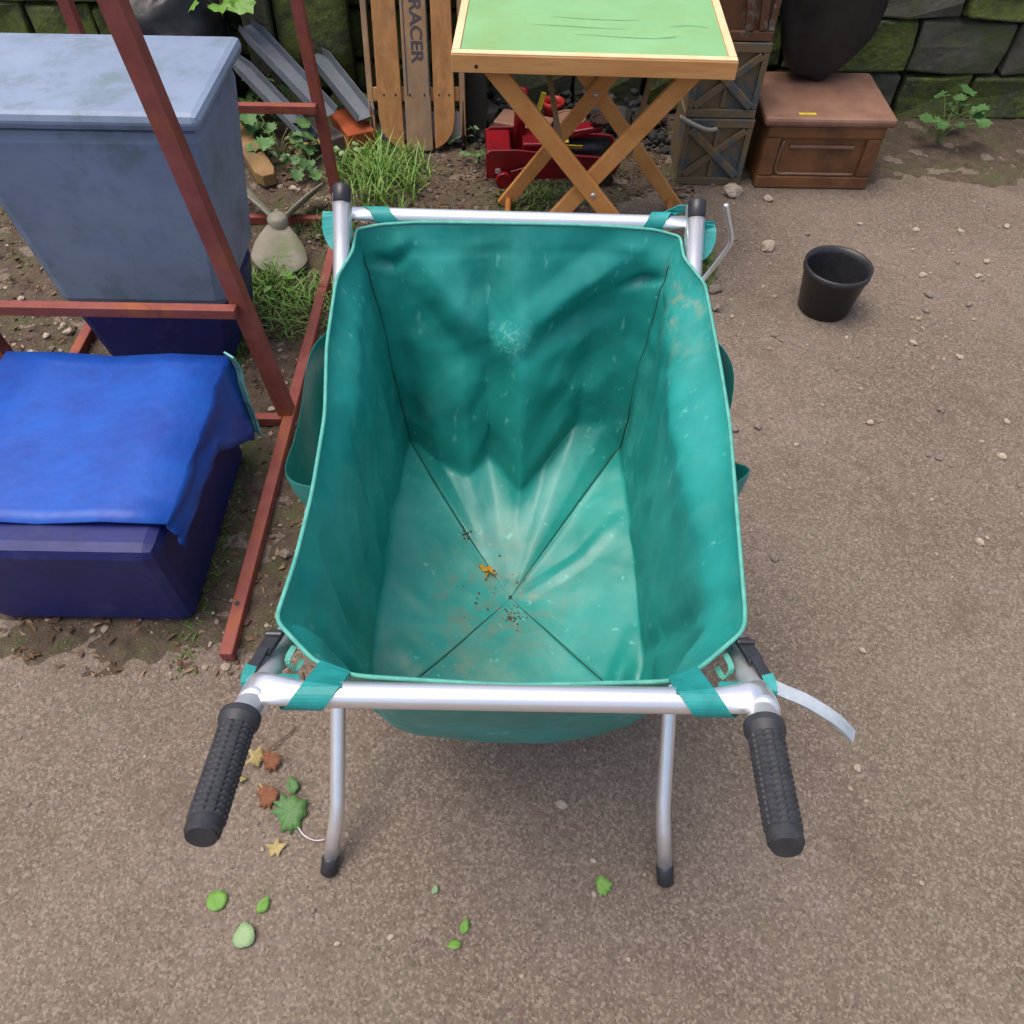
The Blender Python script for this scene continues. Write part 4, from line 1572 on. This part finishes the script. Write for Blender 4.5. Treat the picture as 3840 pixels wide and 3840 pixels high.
def channel(a, b, w, h, label, m):
    a, b = Vector(a), Vector(b)
    d = (b - a).normalized()
    s = d.cross(V(0, 0, 1)).normalized()
    u = s.cross(d)
    t = .003
    prof = [(-w / 2, 0), (w / 2, 0), (w / 2, h), (w / 2 - t, h), (w / 2 - t, t), (-w / 2 + t, t), (-w / 2 + t, h), (-w / 2, h)]
    bm = nb()
    n = 8
    ringsc = []
    for i in range(n + 1):
        c_ = a.lerp(b, i / n)
        k = 1 - .25 * (i == 0)
        ringsc.append([bm.verts.new(c_ + s * (p[0] * k) + u * (p[1] * k)) for p in prof])
    for i in range(n):
        for k in range(8):
            bm.faces.new((ringsc[i][k], ringsc[i][(k + 1) % 8], ringsc[i + 1][(k + 1) % 8], ringsc[i + 1][k]))
    bm.faces.new(ringsc[0])
    bm.faces.new(ringsc[-1][::-1])
    return tag(obj('metal_channel', bm, m, origin=tuple(b)), label, 'channel', 'grey metal channels by the wall')


channel((-.945, 2.955, .335), (-.665, 2.770, .125), .075, .030, 'long grey metal channel leaning on the concrete post', m_chan)
channel((-.985, 2.885, .255), (-.735, 2.735, .060), .060, .025, 'grey metal channel lying lowest beneath the longer one', m_chan)
channel((-.730, 2.995, .235), (-.540, 2.790, .110), .070, .034, 'short bluish grey metal channel nearest the sledge', m_chan)
bm = nb()
bx(bm, (-.05, -.10, 0), (.05, .10, .065), Matrix.Translation((-.60, 2.84, .015)) @ Matrix.Rotation(R(28), 4, 'Z'))
tag(obj('brick', bm, m_brick, bevel=.004, origin=(-.60, 2.84, .015)), 'orange terracotta brick under the grey channels', 'brick')
bm = nb()
bx(bm, (-.05, -.10, 0), (.05, .10, .065), Matrix.Translation((-.72, 2.83, -.01)) @ Matrix.Rotation(R(40), 4, 'Z'))
tag(obj('brick', bm, m_stone2, bevel=.004, origin=(-.72, 2.83, -.01)), 'grey half buried brick beneath the channels', 'brick')

# ------------------------------------------------------------------ crates at the right
for i, (z0, m_, lb) in enumerate(((.0, m_crate, 'lowest ribbed crate of the stack beside the brown box, blue paint flaking'),
                                  (.228, m_crate, 'middle ribbed crate of the stack beside the brown box, mostly blue'),
                                  (.456, m_crate2, 'topmost brown crate of the stack with pale peeling patches'))):
    x0, x1, y0, y1 = .543 - .004 * i, .768 - .004 * i, 2.585 + .004 * i, 2.83
    c_ = thing('ribbed_crate', ((x0 + x1) / 2, (y0 + y1) / 2, z0), lb, 'crate', 'stacked ribbed crates')
    bm = nb()
    bx(bm, (x0 + .008, y0 + .012, z0 + .001), (x1 - .008, y1 - .012, z0 + .222))
    obj('crate_body', bm, m_, c_, bevel=.004)
    for nm, lo, hi in (('rim_rail', (x0, y0, z0 + .198), (x1, y0 + .02, z0 + .226)), ('base_rail', (x0, y0, z0 + .001), (x1, y0 + .02, z0 + .028)),
                       ('corner_post', (x0 + .0005, y0 + .0005, z0 + .0285), (x0 + .02, y0 + .02, z0 + .1975)), ('corner_post', (x1 - .02, y0 + .0005, z0 + .0285), (x1 - .0005, y0 + .02, z0 + .1975)),
                       ('side_rail', (x0, y0 + .0205, z0 + .200), (x0 + .014, y1, z0 + .2255)), ('side_rail', (x1 - .014, y0 + .0205, z0 + .200), (x1, y1, z0 + .2255))):
        bm = nb()
        bx(bm, lo, hi)
        obj(nm, bm, m_, c_, bevel=.003)
    ribs = [((x0 + .022, .19), (x1 - .022, .035)), ((x1 - .022, .19), (x0 + .022, .035)), (((x0 + x1) / 2, .195), ((x0 + x1) / 2, .03))] if i < 2 else [((x0 + .12, .19), (x0 + .15, .03)), ((x0 + .17, .19), (x0 + .19, .03))]
    for j, (a, b) in enumerate(ribs):
        bm = nb()
        yy = y0 + .004 + .0035 * j
        beam(bm, (a[0], yy, z0 + a[1]), (b[0], yy, z0 + b[1]), .024 if j < 2 else .014, .016, (0, 1, 0))
        obj('rib', bm, m_, c_, bevel=.003)
# bent grey handle poking out of the lower crate
bm = nb()
tube(bm, smooth_path([(.515, 2.56, .245), (.56, 2.555, .225), (.61, 2.56, .205), (.645, 2.575, .200)], 5), .007, 10)
tag(obj('bent_bar', bm, m_fan, smooth=True, origin=(.58, 2.56, .2)), 'short bent pale bar resting on the lowest ribbed crate', 'bar')

bxo = thing('lidded_box', (1.0, 2.75, 0), 'brown lidded box with a recessed front panel next to the ribbed crates', 'box')
X0b, X1b, Y0b, Y1b, Zb = .815, 1.20, 2.572, 2.90, .215
bm = nb()
bx(bm, (X0b, Y0b + .012, .002), (X1b, Y1b, Zb))
obj('box_body', bm, m_box, bxo, bevel=.008)
for nm, lo, hi in (('frame_rail', (X0b, Y0b, .002), (X1b, Y0b + .0115, .045)), ('frame_rail', (X0b, Y0b, .175), (X1b, Y0b + .0115, Zb - .001)),
                   ('frame_stile', (X0b + .0005, Y0b + .0005, .0455), (X0b + .05, Y0b + .0115, .1745)), ('frame_stile', (X1b - .05, Y0b + .0005, .0455), (X1b - .0005, Y0b + .0115, .1745))):
    bm = nb()
    bx(bm, lo, hi)
    obj(nm, bm, m_box, bxo, bevel=.005)
bm = nb()
tube(bm, smooth_path([(X0b + .062, Y0b + .006, .165), (X0b + .056, Y0b + .006, .11), (X0b + .064, Y0b + .006, .056), (X0b + .12, Y0b + .006, .052), (X1b - .06, Y0b + .006, .052)], 5), .005, 8)
obj('panel_moulding', bm, m_lid, bxo, smooth=True)
bm = nb()
bx(bm, (X0b + .085, Y0b + .002, .140), (X1b - .085, Y0b + .012, .150))
obj('handle_ledge', bm, m_lid, bxo, bevel=.003)
bm = nb()
bx(bm, (X0b - .02, Y0b - .012, Zb + .001), (X1b + .02, Y1b + .01, Zb + .030))
lid = obj('lid', bm, m_lid, bxo, bevel=.010)
bm = nb()
bx(bm, (.905, 2.585, Zb + .0302), (.96, 2.60, Zb + .0315))
obj('yellow_sticker', bm, m_yel, lid)
# black sack on the lid
bm = nb()
rock(bm, (.98, 2.86, .246 + .31), (.185, .115, .315), random.Random(3), sub=4, jit=.22, rot=.1)
for v in bm.verts:
    v.co += Vector((1, .6, .4)) * .012 * fbm(v.co.x * 9, v.co.y * 9, v.co.z * 6)
    v.co.z = max(v.co.z, .2462)
tag(obj('black_sack', bm, m_blackbag, smooth=True, origin=(.98, 2.86, .246)), 'crumpled black plastic sack standing on the brown lidded box', 'sack')
bm = nb()
rock(bm, (-1.17, 2.93, .22), (.20, .13, .26), random.Random(8), sub=4, jit=.3, rot=.4)
for v in bm.verts:
    v.co += Vector((.6, 1, .4)) * .015 * fbm(v.co.x * 8, v.co.y * 8, v.co.z * 8)
    v.co.z = max(v.co.z, .002)
tag(obj('black_sack', bm, m_blackbag, smooth=True, origin=(-1.17, 2.93, 0)), 'black plastic sack slumped against the wall by the concrete post', 'sack')
# black plant pot at the right
pt = thing('plant_pot', (.905, 1.92, 0), 'empty black plastic plant pot standing on the tarmac', 'pot')
bm = nb()
lathe(bm, [(.072, .001), (.090, .125), (.094, .126), (.094, .145), (.088, .145), (.084, .125), (.068, .008)], (.905, 1.92, 0), 32)
obj('pot_body', bm, m_rubber, pt, smooth=True)

# ------------------------------------------------------------------ junk under and behind the table
def prop(name, bm, m, label, cat, org, **k):
    return tag(obj(name, bm, m, origin=org, **k), label, cat)


bm = nb()
lathe(bm, [(.028, 0), (.036, .09), (.040, .09), (.040, .11), (.036, .11), (.032, .09), (.025, .01)], (.125, 2.93, .012), 24)
prop('flower_pot', bm, m_redpot, 'red plastic flower pot by the wall behind the jack', 'pot', (.125, 2.94, .012), smooth=True)
bm = nb()
bx(bm, (-.055, -.10, 0), (.055, .10, .07), Matrix.Translation((.02, 2.87, .01)) @ Matrix.Rotation(R(70), 4, 'Z'))
prop('brick', bm, m_lid, 'dusty pink brick on the ground between jack and wall', 'brick', (.02, 2.87, .01), bevel=.005)
tn = thing('paint_tin', (.18, 2.83, 0.01), 'blue grey paint tin with pinkish lid behind the jack', 'tin')
bm = nb()
lathe(bm, [(.055, 0), (.056, .09)], (.18, 2.83, .01), 24, cap_top=True)
obj('tin_body', bm, m_tin, tn, smooth=False)
bm = nb()
lathe(bm, [(.058, .0905), (.058, .100), (.050, .100), (.048, .096)], (.18, 2.83, .01), 24, cap_top=True)
obj('tin_lid', bm, m_lid, tn)
bm = nb()
rg = random.Random(61)
for _ in range(420):
    x, y = rg.uniform(-.18, .56), 2.80 + .30 * rg.random()
    zz = gz(x, y) + max(0, (y - 2.82)) * .35 * rg.random()
    s = rg.uniform(.008, .026)
    rock(bm, (x, y, zz + s * .3), (s, s * .8, s * .65), rg, sub=1, jit=.4)
tag(obj('rubble', bm, m_darkrock), 'dark stony rubble heaped along the wall foot behind the table', 'rubble', kind='stuff')
for i, (x, y, s, lb) in enumerate(((.36, 2.90, .06, 'rounded dark stone lying on the rubble behind the table'), (.47, 2.93, .05, 'dark stone on the rubble next to the crates'), (-.12, 2.95, .055, 'dark stone on the rubble beside the sledge'), (.28, 2.99, .05, 'dark stone high on the rubble behind the tin'))):
    bm = nb()
    rock(bm, (x, y, .03 + s * .6), (s, s * .8, s * .7), rg, sub=2, jit=.35)
    prop('rubble_stone', bm, m_darkrock, lb, 'stone', (x, y, .03))

# ------------------------------------------------------------------ loose stones on the tarmac
m_stone_l = mat('loose_pale_stone', lin(186, 172, 156), lin(150, 134, 118), scale=1.6, rough=0.9, bump=0.4, bscale=5, dist=0.05)
m_stone_l2 = mat('loose_grey_stone', lin(140, 128, 118), lin(112, 100, 92), scale=1.6, rough=0.9, bump=0.4, bscale=5, dist=0.05)
smesh = []
rg = random.Random(71)
for i in range(7):
    bm = nb()
    rock(bm, (0, 0, .38), (1, .75, .5), rg, sub=2, jit=.45)
    me = bpy.data.meshes.new('loose_stone')
    bm.to_mesh(me)
    bm.free()
    me.materials.append(m_stone_l if i % 3 else m_stone_l2)
    smesh.append(me)


def stone(x, y, s, label, k=None, rz=None, group=None, sx=1.0):
    o = bpy.data.objects.new('loose_stone', smesh[rg.randrange(7) if k is None else k])
    COL.objects.link(o)
    o.location = (x, y, gz(x, y) - s * .02)
    o.scale = (s * sx, s, s)
    o.rotation_euler = (0, 0, rg.uniform(0, 6.28) if rz is None else rz)
    return tag(o, label, 'stone', group)


stone(.735, 2.535, .034, 'broad flat pale stone in front of the lowest ribbed crate', 1, .1, sx=1.3)
stone(.850, 2.500, .018, 'pale stone in front of the brown lidded box', 2)
stone(.797, 2.212, .026, 'pale wedge shaped stone alone on the tarmac between box and pot', 4, .3)
stone(.100, .462, .011, 'little pale stone on the tarmac between the barrow legs', 1)
stone(.595, 1.985, .022, 'grey flat stone beside the bent white wire', 3)
stone(.590, 1.900, .020, 'brown flat stone just right of the barrow rim', 6)
stone(-.435, 1.020, .020, 'pinkish stone between the red rail and the barrow', 2)
stone(-.535, 1.335, .013, 'white stone beside the red rail at the post foot', 1)
def near_what(x, y):
    if math.hypot(x - .905, y - 1.92) < .30:
        return 'around the black plant pot'
    if y > 2.15 and x < .80:
        return 'in front of the ribbed crates'
    if y > 2.15:
        return 'in front of the brown lidded box'
    if x < .55 and y > .75:
        return "close along the barrow's pocket side"
    if y < .75:
        return 'beyond the grey strap tail of the barrow'
    return 'on the open tarmac between barrow and pot'


def look(o):
    return 'pale' if o.data.materials[0] == m_stone_l else 'grey'


placed = 0
while placed < 85:
    x, y = rg.uniform(.30, 1.75), .25 + 2.2 * rg.random() ** .6
    if soil_mask(x, y) > .3 or (x < .5 and y < 1.2 and rg.random() < .6) or (abs(x - .93) < .11 and abs(y - 1.92) < .11):
        continue
    sz_ = rg.uniform(.005, .014)
    o = stone(x, y, sz_, 'stone')
    w_ = '%s %s loose stone %s' % ('tiny' if sz_ < .009 else 'small', look(o), near_what(x, y))
    tag(o, w_, None, 'loose stones: ' + w_)
    placed += 1
placed = 0
while placed < 40:
    x, y = rg.uniform(-1.2, .3), rg.uniform(.06, .70)
    o = stone(x, y, rg.uniform(.0025, .006), 'stone')
    w_ = 'tiny %s stone chip %s' % (look(o), 'on tarmac under the barrow between its feet' if -.3 < x and y > .33 else ('on tarmac among the fallen leaves' if x < -.3 and x > -.56 else ('on bare tarmac before the barrow feet' if x > -.3 else 'on bare tarmac beyond the left grip')))
    tag(o, w_, None, 'stone chips: ' + w_)
    placed += 1
placed = 0
while placed < 60:
    x, y = rg.uniform(-1.5, -.42), rg.uniform(.85, 2.7)
    if soil_mask(x, y) < .3 or (-1.1 < x < -.60 and .78 < y < 1.32) or (-1.2 < x < -.7 and 1.56 < y < 1.95) or abs(x + .566) < .03:
        continue
    o = stone(x, y, rg.uniform(.006, .016), 'stone')
    w_ = '%s stone half sunk in soil %s' % (look(o), 'around the fan propeller' if 1.95 < y < 2.5 and x > -1.0 else ('beside the navy box' if y < 1.34 and x < -.5 else ('between red rail and barrow' if x > -.56 else ('around the grey bin' if y < 2.0 else 'behind the timber board'))))
    tag(o, w_, None, 'soil stones: ' + w_)
    placed += 1

# ------------------------------------------------------------------ leaves and plants
def leaf_mesh(name, lobes, m, cup=.12):
    """leaf in the xy plane, stalk at origin, length 1 along +x, slightly cupped"""
    bm = nb()
    c_ = bm.verts.new((.38, 0, .03))
    ring = []
    for x, y in lobes:
        ring.append(bm.verts.new((x, y, cup * (abs(y) * .9 + .25 * (x - .4) ** 2) * (1 if m != m_gold else 2))))
    n = len(ring)
    for i in range(n):
        bm.faces.new((c_, ring[i], ring[(i + 1) % n]))
    bmesh.ops.subdivide_edges(bm, edges=bm.edges[:], cuts=1, use_grid_fill=True)
    off = len(bpy.data.meshes) * 3.7
    for v in bm.verts:
        v.co.z += .10 * fbm(v.co.x * 2.3 + off, v.co.y * 2.3, off, 2) + .05 * abs(v.co.y)
        v.co.x += .04 * fbm(v.co.x * 4, v.co.y * 4, off + 5, 2)
        v.co.y += .05 * fbm(v.co.x * 4, v.co.y * 4, off + 9, 2)
    me = bpy.data.meshes.new(name)
    bm.to_mesh(me)
    bm.free()
    me.materials.append(m)
    for p in me.polygons:
        p.use_smooth = True
    return me


def sym(half):
    return half + [(x, -y) for x, y in reversed(half) if abs(y) > 1e-6]


PALM = sym([(0, 0), (.02, .16), (-.12, .34), (.12, .36), (.10, .56), (.30, .44), (.42, .62), (.56, .36), (.78, .34), (.80, .16), (1.0, 0)])
OVAL = sym([(0, 0), (.10, .16), (.25, .28), (.45, .33), (.65, .28), (.85, .14), (1.0, 0)])
ROUND = sym([(0, 0), (.05, .25), (.2, .43), (.45, .5), (.7, .42), (.9, .22), (1.0, 0)])
NARROW = sym([(0, 0), (.2, .09), (.45, .13), (.7, .09), (1.0, 0)])
STAR = [(0, 0), (.05, .12), (-.12, .40), (.28, .22), (.62, .52), (.60, .18), (1.0, .06), (.62, -.14), (.44, -.42), (.30, -.20), (.02, -.30), (.04, -.08)]


def ground_leaf(x, y, L_, rz, shape, m, label, tilt=.12, z=.004, stalk=True):
    o = bpy.data.objects.new('fallen_leaf', leaf_mesh('fallen_leaf', shape, m))
    COL.objects.link(o)
    o.location = (x, y, gz(x, y) + z)
    o.scale = (L_, L_, L_)
    o.rotation_euler = (tilt, -tilt * .5, rz)
    s_ = o.modifiers.new('solid', 'SOLIDIFY')
    s_.thickness = .010
    return tag(o, label, 'leaf')


ground_leaf(-.405, .425, .060, R(35), PALM, m_leaf, 'green lobed leaf lying beside the left barrow foot', .2)
ground_leaf(-.385, .470, .035, R(110), OVAL, m_leaf, 'smaller green leaf overlapping the lobed leaf by the left foot', .3, .008)
ground_leaf(-.412, .373, .034, R(20), STAR, m_leaf_y, 'straw coloured star shaped leaf on the tarmac', .15)
ground_leaf(-.440, .250, .038, R(-30), ROUND, m_leaf2, 'round pale green leaf on the tarmac', .1, .006)
ground_leaf(-.468, .285, .034, R(150), ROUND, m_leaf3, 'mid green round leaf behind the pale round leaf', .15)
ground_leaf(-.410, .275, .030, R(60), OVAL, m_leaf3, 'yellow green leaf beside the pale round leaf', .35)
ground_leaf(-.122, .309, .017, R(65), OVAL, m_leaf2, 'single small pale green leaf on the bare tarmac', .4)
ground_leaf(.155, .325, .028, R(10), PALM, m_leaf3, 'vivid green jagged leaf near the right barrow foot', .2)
ground_leaf(-.070, .250, .024, R(70), OVAL, m_leaf3, 'upper leaf of a bright green sprig pair', .3)
ground_leaf(-.070, .236, .024, R(190), OVAL, m_leaf3, 'lower leaf of a bright green sprig pair', .2)
ground_leaf(-.470, .520, .042, R(70), STAR, m_leaf_y, 'curled straw yellow leaf under the left grip', .5, .010)
ground_leaf(-.450, .525, .036, R(20), PALM, m_leaf_o, 'orange brown dry leaf under the left grip', .5, .010)
ground_leaf(-.478, .500, .024, R(200), OVAL, m_leaf_y, 'small cream leaf scrap under the left grip', .4)
ground_leaf(-.452, .492, .030, R(-60), NARROW, m_leaf_y, 'narrow straw coloured leaf blade under the left grip', .3)
ground_leaf(-.446, .462, .038, R(15), PALM, m_leaf_o, 'rusty red crumpled leaf beside the green lobed leaf', .4, .006)
bm = nb()
tube(bm, smooth_path([(-.462, .535, .010), (-.440, .560, .010), (-.420, .580, .008), (-.405, .598, .006)], 4), .0016, 6)
tag(obj('twig', bm, m_stem, smooth=True, origin=(-.43, .565, .006)), 'thin brown straight twig on the tarmac by the left grip', 'twig')
bm = nb()
tube(bm, smooth_path([(-.372, .418, .004), (-.355, .400, .005), (-.335, .392, .005), (-.318, .394, .004)], 4), .0013, 6)
tag(obj('twig', bm, m_white, smooth=True, origin=(-.35, .4, .004)), 'curved whitish stalk touching the left barrow foot', 'twig')
for x, y, r_, lb in ((-.131, .236, .028, 'dark purple berry squash mark near the sprig'), (.017, .148, .030, 'dark purple berry squash mark on the open tarmac')):
    bm = nb()
    rgp = random.Random(int(x * 1000))
    for _ in range(26):
        s = rgp.uniform(.001, .0028)
        px, py = x + rgp.gauss(0, r_ * .4), y + rgp.gauss(0, r_ * .25)
        rock(bm, (px, py, .0008), (s, s, .0009), rgp, sub=1)
    tag(obj('berry_mash', bm, m_purple, origin=(x, y, 0)), lb, 'berry mash')


def plant(x, y, z, n, spread, h, L0, L1, shape, m, label, sd, lean=(0, 0)):
    rg = random.Random(sd)
    t = thing('weed_plant', (x, y, z), label, 'plant', 'weeds along the wall')
    me = leaf_mesh('leaf', shape, m, .25)
    bm = nb()
    tips = []
    for i in range(n):
        a = rg.uniform(0, 6.28)
        rr = spread * rg.uniform(.25, 1)
        hh = h * rg.uniform(.35, 1)
        tip = V(x + math.cos(a) * rr + lean[0] * hh, y + math.sin(a) * rr * .8 + lean[1] * hh, z + hh)
        tips.append((tip, a))
        tube(bm, smooth_path([(x, y, z - .01), (x + (tip.x - x) * .3, y + (tip.y - y) * .3, z + hh * .6), tip], 3), .0013, 5)
    obj('stem', bm, m_stemg, t)
    for tip, a in tips:
        o = bpy.data.objects.new('leaf', me)
        COL.objects.link(o)
        o.parent = t
        o.location = tip - Vector((x, y, z))
        L_ = rg.uniform(L0, L1)
        o.scale = (L_, L_, L_)
        o.rotation_euler = (rg.uniform(-.5, .5), rg.uniform(-.2, .7), a + rg.uniform(-.5, .5))
    return t


plant(-.98, 2.80, .01, 20, .11, .17, .045, .075, PALM, m_leaf, 'leafy green nettle clump beneath the long grey channel', 1)
plant(-.84, 2.70, .01, 16, .10, .12, .04, .065, PALM, m_leaf, 'green weed clump just behind the red rung', 2)
plant(-.90, 2.90, .10, 7, .05, .13, .035, .05, OVAL, m_leaf, 'slim seedling in front of the concrete post', 3)
plant(-1.02, 2.98, .36, 8, .09, .08, .07, .10, PALM, m_leaf3, 'bright ivy spray hanging above the black sack', 4)
plant(-1.12, 2.74, .01, 10, .08, .10, .03, .05, OVAL, m_leaf3, 'light green weed at the end of the timber board', 5)
plant(-.72, 2.62, .01, 16, .09, .06, .025, .045, PALM, m_leaf, 'low dark green weed between the red post and channels', 6)
plant(-.75, 2.72, .01, 14, .07, .08, .02, .035, ROUND, m_leaf_y, 'yellowish green weed behind the red post', 7)
plant(-.60, 2.70, .01, 10, .05, .05, .025, .04, OVAL, m_leaf2, 'small bluish green weed by the brick', 8)
plant(-.14, 2.70, .01, 12, .05, .05, .018, .03, OVAL, m_leaf, 'little green weed at the left end of the jack', 9)
plant(-.88, 2.66, .01, 10, .07, .05, .02, .035, OVAL, m_leaf2, 'pale green weed beside the timber board', 10)
plant(-.22, 2.84, .01, 12, .06, .05, .02, .035, ROUND, m_leaf2, 'pale round leaved weed at the right sledge runner', 11)
plant(-1.35, 2.70, .01, 18, .14, .20, .05, .08, PALM, m_leaf, 'tall nettle clump beyond the red frame', 12)
plant(1.55, 2.90, .01, 16, .12, .16, .04, .07, PALM, m_leaf, 'green weed clump at the wall right of the brown box', 13)
plant(-.70, 1.93, .005, 10, .05, .05, .02, .04, OVAL, m_leaf3, 'light green weed beside the fan blade', 14)
